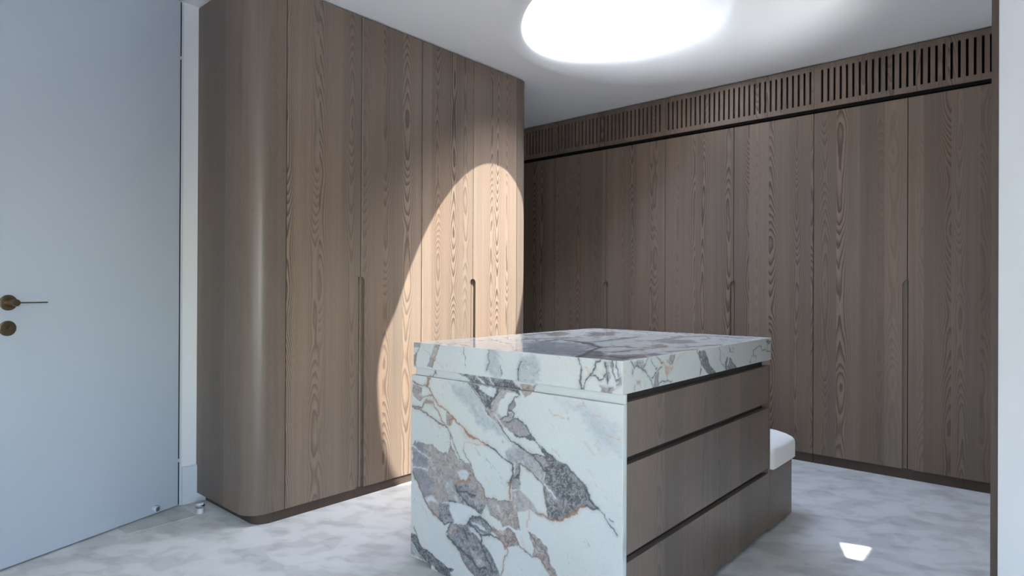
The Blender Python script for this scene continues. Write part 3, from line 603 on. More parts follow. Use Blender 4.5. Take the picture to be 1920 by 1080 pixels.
# ------------------------------------------------------------------ marble
MARBLE = {'front':([([(-1.759,0.763),(-1.64,0.756),(-1.585,0.689),(-1.502,0.636),(-1.466,0.601),(-1.532,0.598),(-1.595,0.619),(-1.661,0.675),(-1.724,0.707)],'bl',0.3,0.035),([(-1.228,0.75),(-1.113,0.754),(-0.987,0.685),(-0.987,0.606),(-1.073,0.642),(-1.169,0.723)],'bl2',0.2,0.05),([(-1.97,0.731),(-1.944,0.729),(-1.911,0.72),(-1.918,0.701),(-1.908,0.681),(-1.93,0.666),(-1.969,0.682)],'tp',0.6,0.004),([(-1.77,0.637),(-1.723,0.627),(-1.74,0.597),(-1.764,0.594)],'tp',0.6,0.006),([(-1.721,0.8),(-1.651,0.798),(-1.448,0.8),(-1.404,0.777),(-1.395,0.757),(-1.497,0.759),(-1.51,0.764),(-1.645,0.771)],'dg',1.0,0.008),([(-1.645,0.771),(-1.591,0.767),(-1.518,0.771),(-1.51,0.766),(-1.497,0.758),(-1.515,0.724),(-1.533,0.692),(-1.561,0.694),(-1.585,0.723),(-1.618,0.75)],'dg',1.0,0.004),([(-1.591,0.767),(-1.51,0.768),(-1.518,0.733),(-1.564,0.739),(-1.591,0.755)],'wh',0.2,0.003),([(-1.502,0.759),(-1.433,0.761),(-1.418,0.754),(-1.452,0.75),(-1.482,0.728),(-1.497,0.682),(-1.477,0.666),(-1.428,0.687),(-1.432,0.665),(-1.471,0.622),(-1.502,0.636),(-1.564,0.68),(-1.517,0.705)],'lt',0.8,0.006),([(-1.452,0.71),(-1.418,0.732),(-1.413,0.718),(-1.433,0.69),(-1.452,0.695)],'mg',0.8,0.004),([(-1.405,0.788),(-1.326,0.796),(-1.344,0.76),(-1.367,0.747),(-1.391,0.769)],'ru',1.0,0.006),([(-1.419,0.663),(-1.399,0.667),(-1.371,0.653),(-1.352,0.631),(-1.361,0.608),(-1.39,0.606),(-1.418,0.614),(-1.447,0.627),(-1.453,0.649)],'mg2',0.5,0.003),([(-1.352,0.628),(-1.329,0.614),(-1.32,0.601),(-1.343,0.601),(-1.366,0.606)],'dg',0.8,0.004),([(-1.482,0.654),(-1.437,0.653),(-1.452,0.625),(-1.471,0.63)],'mg2',0.5,0.004),([(-1.418,0.585),(-1.37,0.564),(-1.324,0.554),(-1.306,0.533),(-1.284,0.513),(-1.279,0.476),(-1.333,0.493),(-1.398,0.512),(-1.447,0.514),(-1.462,0.548)],'lg',0.7,0.012),([(-1.971,0.482),(-1.923,0.497),(-1.866,0.508),(-1.829,0.494),(-1.792,0.48),(-1.76,0.486),(-1.745,0.52),(-1.728,0.507),(-1.699,0.469),(-1.66,0.469),(-1.638,0.477),(-1.626,0.428),(-1.637,0.443),(-1.583,0.408),(-1.556,0.357),(-1.546,0.333),(-1.572,0.292),(-1.637,0.307),(-1.75,0.301),(-1.791,0.283),(-1.72,0.236),(-1.737,0.22),(-1.778,0.21),(-1.839,0.227),(-1.889,0.269),(-1.921,0.32),(-1.97,0.369)],'tp',0.7,0.004),([(-1.974,0.477),(-1.923,0.497),(-1.884,0.493),(-1.878,0.44),(-1.865,0.38),(-1.852,0.392),(-1.852,0.302),(-1.889,0.273),(-1.921,0.32),(-1.974,0.368)],'bg',0.35,0.014),([(-1.704,0.426),(-1.659,0.439),(-1.637,0.424),(-1.654,0.397),(-1.682,0.399)],'wh',0.3,0.008),([(-1.786,0.361),(-1.715,0.376),(-1.704,0.351),(-1.659,0.333),(-1.572,0.319),(-1.551,0.331),(-1.615,0.355),(-1.636,0.304),(-1.75,0.325),(-1.779,0.342)],'lg',0.8,0.016),([(-1.889,0.281),(-1.846,0.303),(-1.809,0.283),(-1.845,0.279),(-1.876,0.267)],'wh',0.3,0.01),([(-1.715,0.372),(-1.681,0.375),(-1.615,0.389),(-1.604,0.361),(-1.637,0.338),(-1.583,0.324),(-1.535,0.316),(-1.572,0.292),(-1.637,0.307),(-1.704,0.347)],'mb',1.0,0.014),([(-1.809,0.275),(-1.75,0.293),(-1.744,0.262),(-1.72,0.236),(-1.737,0.22),(-1.778,0.214),(-1.808,0.222)],'mb',0.9,0.012),([(-1.744,0.298),(-1.681,0.311),(-1.636,0.304),(-1.577,0.291),(-1.642,0.26),(-1.658,0.238),(-1.72,0.232),(-1.746,0.266)],'wh',0.1,0.004),([(-1.761,0.186),(-1.732,0.219),(-1.658,0.236),(-1.636,0.263),(-1.588,0.285),(-1.561,0.276),(-1.514,0.246),(-1.545,0.22),(-1.614,0.216),(-1.571,0.19),(-1.534,0.159),(-1.503,0.134),(-1.478,0.097),(-1.613,0.055),(-1.657,0.088),(-1.685,0.123),(-1.731,0.15)],'mb',1.0,0.006),([(-1.758,0.183),(-1.732,0.213),(-1.709,0.207),(-1.725,0.155),(-1.749,0.161)],'tp',0.9,0.008),([(-1.646,0.157),(-1.614,0.147),(-1.56,0.121),(-1.55,0.105),(-1.592,0.096),(-1.624,0.125)],'lg',0.6,0.006),([(-1.636,0.257),(-1.582,0.252),(-1.55,0.237),(-1.582,0.233),(-1.625,0.248)],'wh',0.3,0.005),([(-1.642,0.236),(-1.609,0.233),(-1.561,0.223),(-1.582,0.214),(-1.625,0.214)],'wh',0.3,0.006),([(-1.985,0.119),(-1.939,0.118),(-1.913,0.084),(-1.838,0.068),(-1.76,0.042),(-1.719,0.05),(-1.725,0.033),(-1.759,0.012),(-1.736,0.001),(-1.807,-0.013),(-1.875,0.024),(-1.932,0.053),(-1.958,0.079),(-1.985,0.089)],'db',0.9,0.004),([(-1.985,0.085),(-1.932,0.049),(-1.9,0.025),(-1.984,0.034)],'lg',0.9,0.006),([(-1.551,0.35),(-1.515,0.362),(-1.485,0.36),(-1.435,0.373),(-1.401,0.337),(-1.392,0.311),(-1.392,0.282),(-1.45,0.289),(-1.474,0.275),(-1.494,0.289),(-1.53,0.299),(-1.541,0.322)],'tp',0.9,0.005),([(-1.45,0.355),(-1.426,0.386),(-1.402,0.359),(-1.392,0.297),(-1.411,0.292),(-1.435,0.3)],'ru2',1.0,0.008),([(-1.52,0.256),(-1.469,0.262),(-1.45,0.282),(-1.415,0.269),(-1.391,0.232),(-1.439,0.208),(-1.464,0.197),(-1.484,0.229)],'ru2',1.0,0.005),([(-1.436,0.413),(-1.388,0.427),(-1.365,0.411),(-1.346,0.394),(-1.305,0.368),(-1.269,0.352),(-1.355,0.363),(-1.388,0.355),(-1.416,0.337)],'lt',0.7,0.008),([(-1.413,0.531),(-1.394,0.498),(-1.391,0.473),(-1.408,0.455),(-1.384,0.45),(-1.384,0.428),(-1.407,0.423),(-1.436,0.42),(-1.427,0.459),(-1.415,0.487)],'mg2',0.7,0.004),([(-1.417,0.461),(-1.398,0.472),(-1.386,0.453),(-1.403,0.456)],'dg',0.7,0.005),([(-1.306,0.584),(-1.28,0.58),(-1.244,0.559),(-1.231,0.547),(-1.198,0.543),(-1.202,0.529),(-1.262,0.51),(-1.27,0.536),(-1.293,0.557),(-1.333,0.555),(-1.284,0.56)],'dg',0.9,0.004),([(-1.329,0.55),(-1.293,0.555),(-1.262,0.535),(-1.266,0.516),(-1.288,0.505),(-1.306,0.526)],'mg2',0.5,0.005),([(-1.279,0.52),(-1.198,0.55),(-1.168,0.535),(-1.136,0.508),(-1.116,0.486),(-1.096,0.458),(-1.072,0.431),(-1.111,0.433),(-1.151,0.408),(-1.184,0.384),(-1.222,0.359),(-1.265,0.35),(-1.274,0.389),(-1.285,0.446),(-1.279,0.482)],'dg',1.0,0.003),([(-1.202,0.549),(-1.164,0.533),(-1.136,0.508),(-1.12,0.489),(-1.152,0.495),(-1.185,0.512)],'mg',0.7,0.006),([(-1.275,0.469),(-1.244,0.438),(-1.218,0.42),(-1.168,0.428),(-1.184,0.4),(-1.235,0.388),(-1.265,0.398)],'mg',1.0,0.012),([(-1.359,0.287),(-1.323,0.276),(-1.296,0.272),(-1.269,0.248),(-1.26,0.22),(-1.225,0.175),(-1.208,0.14),(-1.242,0.156),(-1.286,0.198),(-1.304,0.21),(-1.331,0.213),(-1.327,0.239),(-1.345,0.262)],'tp',1.0,0.004),([(-1.322,0.23),(-1.3,0.233),(-1.264,0.212),(-1.225,0.172),(-1.251,0.167),(-1.286,0.198),(-1.313,0.211)],'ru2',1.0,0.01),([(-1.309,0.265),(-1.278,0.256),(-1.264,0.215),(-1.295,0.234)],'mg',0.9,0.01)],[([(-1.97,0.741),(-1.944,0.733),(-1.918,0.732),(-1.88,0.726)],'br',3),([(-1.846,0.803),(-1.849,0.782),(-1.874,0.755),(-1.88,0.726),(-1.852,0.7),(-1.827,0.678)],'br',3),([(-1.874,0.764),(-1.88,0.73)],'rs',5),([(-1.905,0.685),(-1.852,0.694),(-1.827,0.678),(-1.794,0.658),(-1.761,0.642),(-1.723,0.627),(-1.694,0.604),(-1.66,0.585),(-1.627,0.571),(-1.584,0.559),(-1.547,0.55)],'rs',3),([(-1.669,0.588),(-1.644,0.573),(-1.616,0.567)],'rs',7),([(-1.547,0.55),(-1.516,0.54),(-1.496,0.525),(-1.456,0.518),(-1.429,0.51),(-1.426,0.491)],'dk',4),([(-1.972,0.635),(-1.924,0.633),(-1.86,0.612),(-1.799,0.592),(-1.763,0.582)],'br',4),([(-1.763,0.582),(-1.746,0.56),(-1.728,0.539),(-1.711,0.503),(-1.693,0.474),(-1.668,0.473)],'br',2.5),([(-1.746,0.556),(-1.748,0.524),(-1.728,0.503)],'br',2),([(-1.851,0.667),(-1.818,0.639),(-1.793,0.605),(-1.763,0.586)],'rs',3),([(-1.969,0.642),(-1.911,0.639),(-1.892,0.666),(-1.851,0.667)],'br',4),([(-1.886,0.669),(-1.848,0.663)],'tpl',9),([(-1.761,0.642),(-1.74,0.633),(-1.723,0.623),(-1.752,0.615),(-1.746,0.596)],'rs',2.5),([(-1.674,0.513),(-1.66,0.539),(-1.638,0.546),(-1.606,0.546),(-1.563,0.549)],'tn',2.5),([(-1.674,0.513),(-1.654,0.493),(-1.635,0.477),(-1.629,0.455),(-1.616,0.431)],'br',2),([(-1.651,0.77),(-1.618,0.743),(-1.585,0.708),(-1.564,0.692),(-1.533,0.692),(-1.515,0.724),(-1.507,0.755)],'dk',3),([(-1.634,0.772),(-1.596,0.737),(-1.575,0.702),(-1.543,0.668)],'dk',2),([(-1.497,0.648),(-1.471,0.618),(-1.442,0.594),(-1.403,0.575),(-1.374,0.562)],'dk',3.5),([(-1.452,0.699),(-1.433,0.69),(-1.418,0.681),(-1.428,0.665)],'dk',4),([(-1.502,0.763),(-1.433,0.778),(-1.404,0.77),(-1.394,0.753)],'dk',3),([(-1.482,0.658),(-1.447,0.677),(-1.452,0.71),(-1.413,0.736),(-1.394,0.753)],'dk',2),([(-1.453,0.649),(-1.419,0.664),(-1.399,0.667),(-1.371,0.653),(-1.352,0.631),(-1.329,0.614),(-1.306,0.589),(-1.266,0.572),(-1.232,0.552),(-1.198,0.545),(-1.152,0.522),(-1.116,0.49)],'dk',2.5),([(-1.418,0.614),(-1.39,0.606),(-1.361,0.608),(-1.343,0.626)],'dk',2.5),([(-1.418,0.581),(-1.37,0.564),(-1.324,0.554),(-1.279,0.561)],'dk',3.5),([(-1.333,0.553),(-1.306,0.526),(-1.279,0.507),(-1.266,0.513)],'dk',3),([(-1.97,0.369),(-1.928,0.331),(-1.895,0.28),(-1.858,0.243),(-1.808,0.218)],'br',4),([(-1.808,0.218),(-1.773,0.211),(-1.737,0.222),(-1.755,0.195),(-1.76,0.178)],'dk',3),([(-1.755,0.164),(-1.731,0.15),(-1.691,0.137),(-1.657,0.123),(-1.624,0.11),(-1.592,0.092),(-1.55,0.105)],'dk',6),([(-1.685,0.123),(-1.657,0.088),(-1.635,0.072),(-1.608,0.057)],'br',2.5),([(-1.658,0.238),(-1.636,0.263),(-1.588,0.285),(-1.561,0.276),(-1.514,0.246)],'dk',4),([(-1.647,0.247),(-1.614,0.232),(-1.571,0.216),(-1.53,0.227),(-1.489,0.227)],'dk',3.5),([(-1.675,0.216),(-1.658,0.197),(-1.652,0.187)],'dk',6),([(-1.582,0.214),(-1.56,0.155),(-1.529,0.126),(-1.513,0.101)],'dk',4),([(-1.75,0.301),(-1.709,0.308)],'dk',3),([(-1.704,0.347),(-1.637,0.311),(-1.604,0.307),(-1.574,0.292)],'dk',4),([(-1.71,0.373),(-1.704,0.347),(-1.659,0.353),(-1.615,0.355)],'dk',5),([(-1.715,0.376),(-1.687,0.398),(-1.654,0.395),(-1.632,0.409)],'rs',3.5),([(-1.959,0.147),(-1.932,0.108),(-1.907,0.081),(-1.856,0.07),(-1.819,0.057)],'dk',2.5),([(-1.965,0.082),(-1.926,0.051),(-1.893,0.022)],'dk',3.5),([(-1.398,0.512),(-1.342,0.501),(-1.315,0.485),(-1.283,0.471)],'br',2.5),([(-1.283,0.471),(-1.285,0.428),(-1.274,0.389),(-1.267,0.356)],'br',2.5),([(-1.305,0.368),(-1.269,0.354),(-1.256,0.35),(-1.222,0.359),(-1.184,0.384),(-1.151,0.408),(-1.115,0.432)],'rs',4),([(-1.115,0.432),(-1.088,0.432),(-1.072,0.431),(-1.096,0.458),(-1.116,0.486)],'dk',4),([(-1.08,0.442),(-1.049,0.413),(-1.023,0.394),(-1.008,0.379),(-0.997,0.369)],'dk',2.5),([(-1.034,0.417),(-1.015,0.406)],'dk',1.5),([(-1.394,0.506),(-1.391,0.481),(-1.417,0.458)],'dk',4),([(-1.426,0.499),(-1.426,0.466),(-1.441,0.434)],'dk',5),([(-1.441,0.434),(-1.445,0.407),(-1.438,0.383)],'rs',3.5),([(-1.546,0.353),(-1.515,0.364),(-1.485,0.362),(-1.44,0.372)],'br',2),([(-1.637,0.443),(-1.605,0.422),(-1.578,0.401),(-1.556,0.357),(-1.546,0.353)],'br',2.5),([(-1.473,0.099),(-1.468,0.144),(-1.444,0.199),(-1.484,0.229),(-1.52,0.249)],'rs',2.5),([(-1.459,0.228),(-1.439,0.226),(-1.449,0.209)],'br',2.5),([(-1.416,0.258),(-1.387,0.229),(-1.34,0.214),(-1.304,0.21),(-1.277,0.194)],'br',2.5),([(-1.355,0.285),(-1.322,0.258),(-1.278,0.239),(-1.255,0.207)],'br',2),([(-1.355,0.363),(-1.35,0.336),(-1.36,0.305)],'tn',3),([(-1.971,0.478),(-1.916,0.462),(-1.872,0.445)],'w',2.5),([(-1.97,0.389),(-1.871,0.4)],'w',3),([(-1.279,0.472),(-1.248,0.44),(-1.239,0.422)],'w',3),([(-1.618,0.8),(-1.575,0.77)],'w',3),([(-1.565,0.802),(-1.528,0.775)],'w',2.5),([(-1.517,0.675),(-1.457,0.624)],'w',2.5),([(-1.267,0.717),(-1.237,0.704),(-1.203,0.699)],'tn',1.5),([(-1.145,0.742),(-1.129,0.747)],'tn',2),([(-1.093,0.727),(-1.066,0.721)],'tn',2.5),([(-1.081,0.631),(-1.066,0.624)],'tn',1.5),([(-1.249,0.589),(-1.223,0.573)],'tn',1.5),([(-1.028,0.666),(-0.987,0.663)],'tn',2)]),'edge':([([(-1.969,0.907),(-1.918,0.907),(-1.932,0.884),(-1.967,0.879)],'tp',0.7,0.004),([(-1.84,0.906),(-1.811,0.906),(-1.829,0.856),(-1.86,0.805),(-1.881,0.805),(-1.864,0.858)],'tp',0.6,0.004),([(-1.968,0.844),(-1.946,0.857),(-1.953,0.809),(-1.97,0.81)],'mg2',0.6,0.004),([(-1.556,0.904),(-1.484,0.905),(-1.498,0.806),(-1.571,0.811)],'bl',0.4,0.03),([(-1.408,0.897),(-1.328,0.895),(-1.306,0.804),(-1.407,0.806)],'bl',0.5,0.03),([(-1.056,0.898),(-1.03,0.898),(-1.034,0.869),(-1.03,0.843),(-1.043,0.831),(-1.056,0.845),(-1.047,0.871)],'lg',1.0,0.008),([(-1.03,0.897),(-1.013,0.889),(-1.022,0.87),(-1.028,0.882)],'mg2',0.8,0.005),([(-1.064,0.821),(-1.043,0.82),(-1.021,0.826),(-1.013,0.816),(-1.021,0.797),(-1.06,0.796)],'mg2',1.0,0.008)],[([(-1.919,0.907),(-1.939,0.877),(-1.953,0.84),(-1.953,0.807)],'br',2),([(-1.925,0.896),(-1.868,0.86),(-1.833,0.844),(-1.788,0.807)],'tn',1.5),([(-1.809,0.906),(-1.829,0.859),(-1.86,0.805)],'br',1.0),([(-1.542,0.905),(-1.547,0.875),(-1.544,0.856),(-1.553,0.822)],'dk',1.5),([(-1.484,0.851),(-1.487,0.817)],'dk',2),([(-1.675,0.903),(-1.669,0.877),(-1.665,0.849),(-1.667,0.824)],'dk',1.0),([(-1.388,0.873),(-1.401,0.827),(-1.399,0.807)],'dk',1.5),([(-1.691,0.887),(-1.681,0.865)],'tn',1.5),([(-1.391,0.871),(-1.402,0.823),(-1.399,0.805)],'dk',1.5),([(-1.147,0.901),(-1.139,0.882),(-1.136,0.859),(-1.143,0.828),(-1.141,0.798)],'dk',3),([(-1.141,0.806),(-1.129,0.803),(-1.114,0.839),(-1.103,0.851),(-1.082,0.877),(-1.078,0.896),(-1.065,0.901)],'dk',3),([(-1.103,0.849),(-1.084,0.849),(-1.073,0.835),(-1.06,0.837),(-1.054,0.856)],'dk',2.5),([(-1.047,0.897),(-1.049,0.86),(-1.043,0.846),(-1.041,0.828)],'dk',3),([(-1.02,0.897),(-1.013,0.88),(-1.021,0.863),(-1.004,0.842),(-0.992,0.854)],'dk',3),([(-1.003,0.897),(-1.0,0.879),(-0.996,0.861)],'dk',2),([(-0.991,0.856),(-0.992,0.836),(-1.002,0.83)],'mgl',6),([(-0.99,0.829),(-1.013,0.811)],'tn',2),([(-1.121,0.88),(-1.105,0.86)],'tn',1.5)]),'right':([([(1.703,0.895),(1.753,0.898),(1.768,0.882),(1.757,0.868),(1.721,0.881),(1.707,0.876)],'lg',0.9,0.008),([(1.711,0.841),(1.743,0.832),(1.746,0.813),(1.718,0.822)],'sd',0.8,0.01),([(1.836,0.84),(1.863,0.843),(1.863,0.802),(1.832,0.8)],'mg2',0.7,0.006),([(1.943,0.899),(1.981,0.898),(1.96,0.863),(1.927,0.881)],'tp',0.9,0.006),([(1.907,0.858),(1.969,0.856),(1.96,0.843),(1.919,0.83),(1.911,0.842)],'sd',0.8,0.01),([(2.177,0.9),(2.21,0.892),(2.243,0.874),(2.261,0.849),(2.272,0.832),(2.317,0.81),(2.331,0.796),(2.261,0.798),(2.219,0.821),(2.19,0.852),(2.169,0.883)],'dg',0.8,0.004),([(2.182,0.87),(2.198,0.863),(2.19,0.857)],'wh',0.1,0.002),([(2.198,0.895),(2.235,0.883),(2.244,0.867),(2.214,0.86),(2.181,0.882)],'mg',0.8,0.006),([(2.19,0.834),(2.202,0.826),(2.178,0.799),(2.184,0.816)],'mg',0.6,0.004),([(2.427,0.854),(2.441,0.845),(2.432,0.825),(2.446,0.796),(2.418,0.8),(2.413,0.821)],'mg',0.7,0.006),([(2.46,0.844),(2.535,0.797),(2.451,0.795),(2.437,0.819)],'mg',0.6,0.004),([(2.45,0.892),(2.474,0.881),(2.465,0.868),(2.455,0.873)],'mg',0.6,0.005),([(2.878,0.897),(2.941,0.881),(2.928,0.871),(2.897,0.871)],'mg',0.7,0.004),([(2.66,0.815),(2.704,0.822),(2.688,0.805)],'lg',0.7,0.008)],[([(1.686,0.898),(1.707,0.876),(1.717,0.881),(1.757,0.868),(1.779,0.892),(1.79,0.898)],'dk',2),([(1.757,0.868),(1.783,0.855),(1.805,0.834),(1.832,0.8)],'dk',2),([(1.812,0.894),(1.816,0.881),(1.847,0.86),(1.839,0.857)],'dk',1.5),([(1.697,0.869),(1.695,0.855)],'dk',3),([(1.817,0.833),(1.847,0.847),(1.882,0.858)],'dk',2),([(1.843,0.898),(1.878,0.876),(1.89,0.871)],'dk',2),([(1.915,0.88),(1.948,0.864),(1.973,0.879),(1.977,0.897)],'br',2),([(1.911,0.856),(1.919,0.834),(1.915,0.821)],'sdl',3),([(1.89,0.875),(1.911,0.856),(1.96,0.851)],'sdl',3),([(1.863,0.815),(1.887,0.816),(1.923,0.816),(1.957,0.805)],'dk',2),([(1.999,0.875),(2.02,0.889),(2.056,0.895)],'tn',1.5),([(1.704,0.818),(1.701,0.803)],'mgl',2),([(2.157,0.899),(2.173,0.883),(2.19,0.848),(2.186,0.803)],'dk',1.5),([(2.21,0.892),(2.243,0.874),(2.261,0.849)],'dk',1.2),([(2.214,0.855),(2.248,0.863)],'dk',4),([(2.357,0.896),(2.371,0.877),(2.366,0.859),(2.38,0.835),(2.408,0.814)],'mgl',2),([(2.465,0.84),(2.505,0.817),(2.535,0.797)],'dk',1.5),([(2.45,0.892),(2.465,0.874),(2.494,0.866),(2.504,0.873)],'mgl',1.5),([(2.726,0.841),(2.715,0.856),(2.777,0.87),(2.812,0.872),(2.83,0.856),(2.903,0.842),(2.941,0.833)],'dk',1.5),([(2.726,0.845),(2.698,0.833),(2.76,0.832),(2.755,0.816),(2.738,0.805)],'mgl',1.5),([(2.897,0.871),(2.903,0.842)],'dk',1)]),'top':([([(-1.607,1.899),(-1.593,2.022),(-1.447,2.055),(-1.353,1.993),(-1.156,1.651),(-1.402,1.656)],'bl2',0.6,0.05),([(-1.895,2.405),(-1.909,2.561),(-1.798,2.503),(-1.737,2.331),(-1.777,2.293)],'tp',0.9,0.03),([(-1.767,2.618),(-1.712,2.759),(-1.586,2.556),(-1.633,2.399)],'tp',0.9,0.03),([(-1.474,2.111),(-1.425,2.13),(-1.284,1.964),(-1.321,1.975)],'lg',1.0,0.02),([(-1.215,1.816),(-1.21,1.862),(-1.135,1.777),(-1.138,1.72)],'mg',1.0,0.015),([(-1.166,1.675),(-1.227,1.824),(-1.106,1.733),(-1.004,1.697),(-0.975,1.647),(-1.08,1.624)],'lg',1.0,0.02),([(-1.195,2.196),(-1.19,2.305),(-1.104,2.139),(-1.153,2.139)],'sd',0.9,0.02),([(-1.272,2.337),(-1.27,2.522),(-1.196,2.531),(-1.114,2.435),(-1.17,2.325)],'lg',1.0,0.03),([(-1.103,1.772),(-1.048,1.898),(-0.994,1.913),(-0.991,1.741),(-1.024,1.646)],'lg',1.0,0.02),([(-1.751,2.811),(-1.664,2.72),(-1.584,2.559),(-1.589,2.479)],'tp',0.9,0.02)],[([(-1.149,1.641),(-1.184,1.73),(-1.232,1.82),(-1.257,1.901),(-1.303,1.993),(-1.389,2.058),(-1.474,2.111)],'dk',4),([(-1.474,2.111),(-1.443,2.169),(-1.439,2.292),(-1.459,2.466)],'dk',4),([(-1.741,2.057),(-1.702,2.16),(-1.65,2.277),(-1.615,2.312)],'dk',4),([(-1.606,2.01),(-1.621,2.175),(-1.474,2.111)],'dk',4),([(-1.232,1.82),(-1.189,1.841),(-1.125,1.902)],'dk',3),([(-1.138,1.72),(-1.094,1.744),(-1.004,1.697)],'dk',5),([(-1.883,2.261),(-1.895,2.405),(-1.909,2.561)],'br',4),([(-1.284,1.964),(-1.271,2.024),(-1.241,2.053)],'br',3),([(-1.154,1.854),(-1.15,1.961),(-1.127,2.071),(-1.12,2.17)],'br',3),([(-1.264,2.031),(-1.25,2.068),(-1.189,2.057),(-1.143,2.101)],'br',3),([(-1.353,2.376),(-1.29,2.408),(-1.291,2.565),(-1.307,2.723)],'mgl',5),([(-1.023,2.001),(-1.007,2.099),(-0.977,2.172)],'dk',3),([(-1.063,2.179),(-1.039,2.273),(-1.003,2.383)],'mgl',4),([(-1.456,2.338),(-1.44,2.418),(-1.45,2.545)],'mgl',4),([(-1.281,2.712),(-1.247,2.819),(-1.179,2.85),(-1.082,2.805)],'mgl',5),([(-1.075,1.728),(-1.033,1.734),(-1.029,1.807)],'dk',4)])}

def lin(c): return np.array(srgb(*c))
WREF = lin((196, 205, 208))
def alb(c): return np.clip(lin(c) / WREF * 0.58, 0, 0.68)
PAL = {k: alb(v) for k, v in dict(base=(189, 200, 200), wh=(192, 203, 207), bl=(164, 176, 181), bl2=(174, 186, 192), tp=(158, 154, 150), mg=(136, 138, 140), mg2=(149, 149, 151),
       dg=(98, 103, 107), mb=(122, 127, 134), db=(94, 99, 107), bg=(134, 139, 146), lg=(166, 173, 176), lt=(169, 169, 168), ru=(166, 150, 136), ru2=(158, 147, 138), sd=(192, 181, 168),
       dk=(82, 87, 91), br=(120, 108, 99), rs=(146, 118, 95), tn=(184, 167, 152), w=(194, 199, 204), tpl=(150, 140, 130), mgl=(132, 137, 142), sdl=(182, 154, 130)).items()}
_rs = np.random.RandomState(7)
LAT = _rs.rand(256, 256)
def vnoise(x, y):
    xi = np.floor(x).astype(int); yi = np.floor(y).astype(int); fx = x - xi; fy = y - yi
    fx = fx * fx * (3 - 2 * fx); fy = fy * fy * (3 - 2 * fy)
    a = LAT[xi & 255, yi & 255]; b_ = LAT[(xi + 1) & 255, yi & 255]; c = LAT[xi & 255, (yi + 1) & 255]; d = LAT[(xi + 1) & 255, (yi + 1) & 255]
    return (a * (1 - fx) + b_ * fx) * (1 - fy) + (c * (1 - fx) + d * fx) * fy
def fbm(x, y, f, o=4, g=0.5, sx=0.0):
    s, a, t = 0, 1.0, 0
    for k in range(o):
        s = s + a * vnoise(x * f + 17.3 * k + sx, y * f + 9.1 * k + sx * 0.7); t += a; a *= g; f *= 2.03
    return s / t
def seg_dist(px, py, pts):
    d = np.full(px.shape, 9.0)
    for (x0, y0), (x1, y1) in zip(pts[:-1], pts[1:]):
        vx, vy = x1 - x0, y1 - y0; L = vx * vx + vy * vy + 1e-12
        t = np.clip(((px - x0) * vx + (py - y0) * vy) / L, 0, 1)
        d = np.minimum(d, np.hypot(px - x0 - t * vx, py - y0 - t * vy))
    return d
def inside(px, py, pts):
    r = np.zeros(px.shape, bool); n_ = len(pts)
    for i in range(n_):
        x0, y0 = pts[i]; x1, y1 = pts[(i + 1) % n_]
        if y0 == y1: continue
        c = ((y0 > py) != (y1 > py)) & (px < (x1 - x0) * (py - y0) / (y1 - y0) + x0)
        r ^= c
    return r
def sstep(a, b_, x):
    t = np.clip((x - a) / (b_ - a), 0, 1); return t * t * (3 - 2 * t)
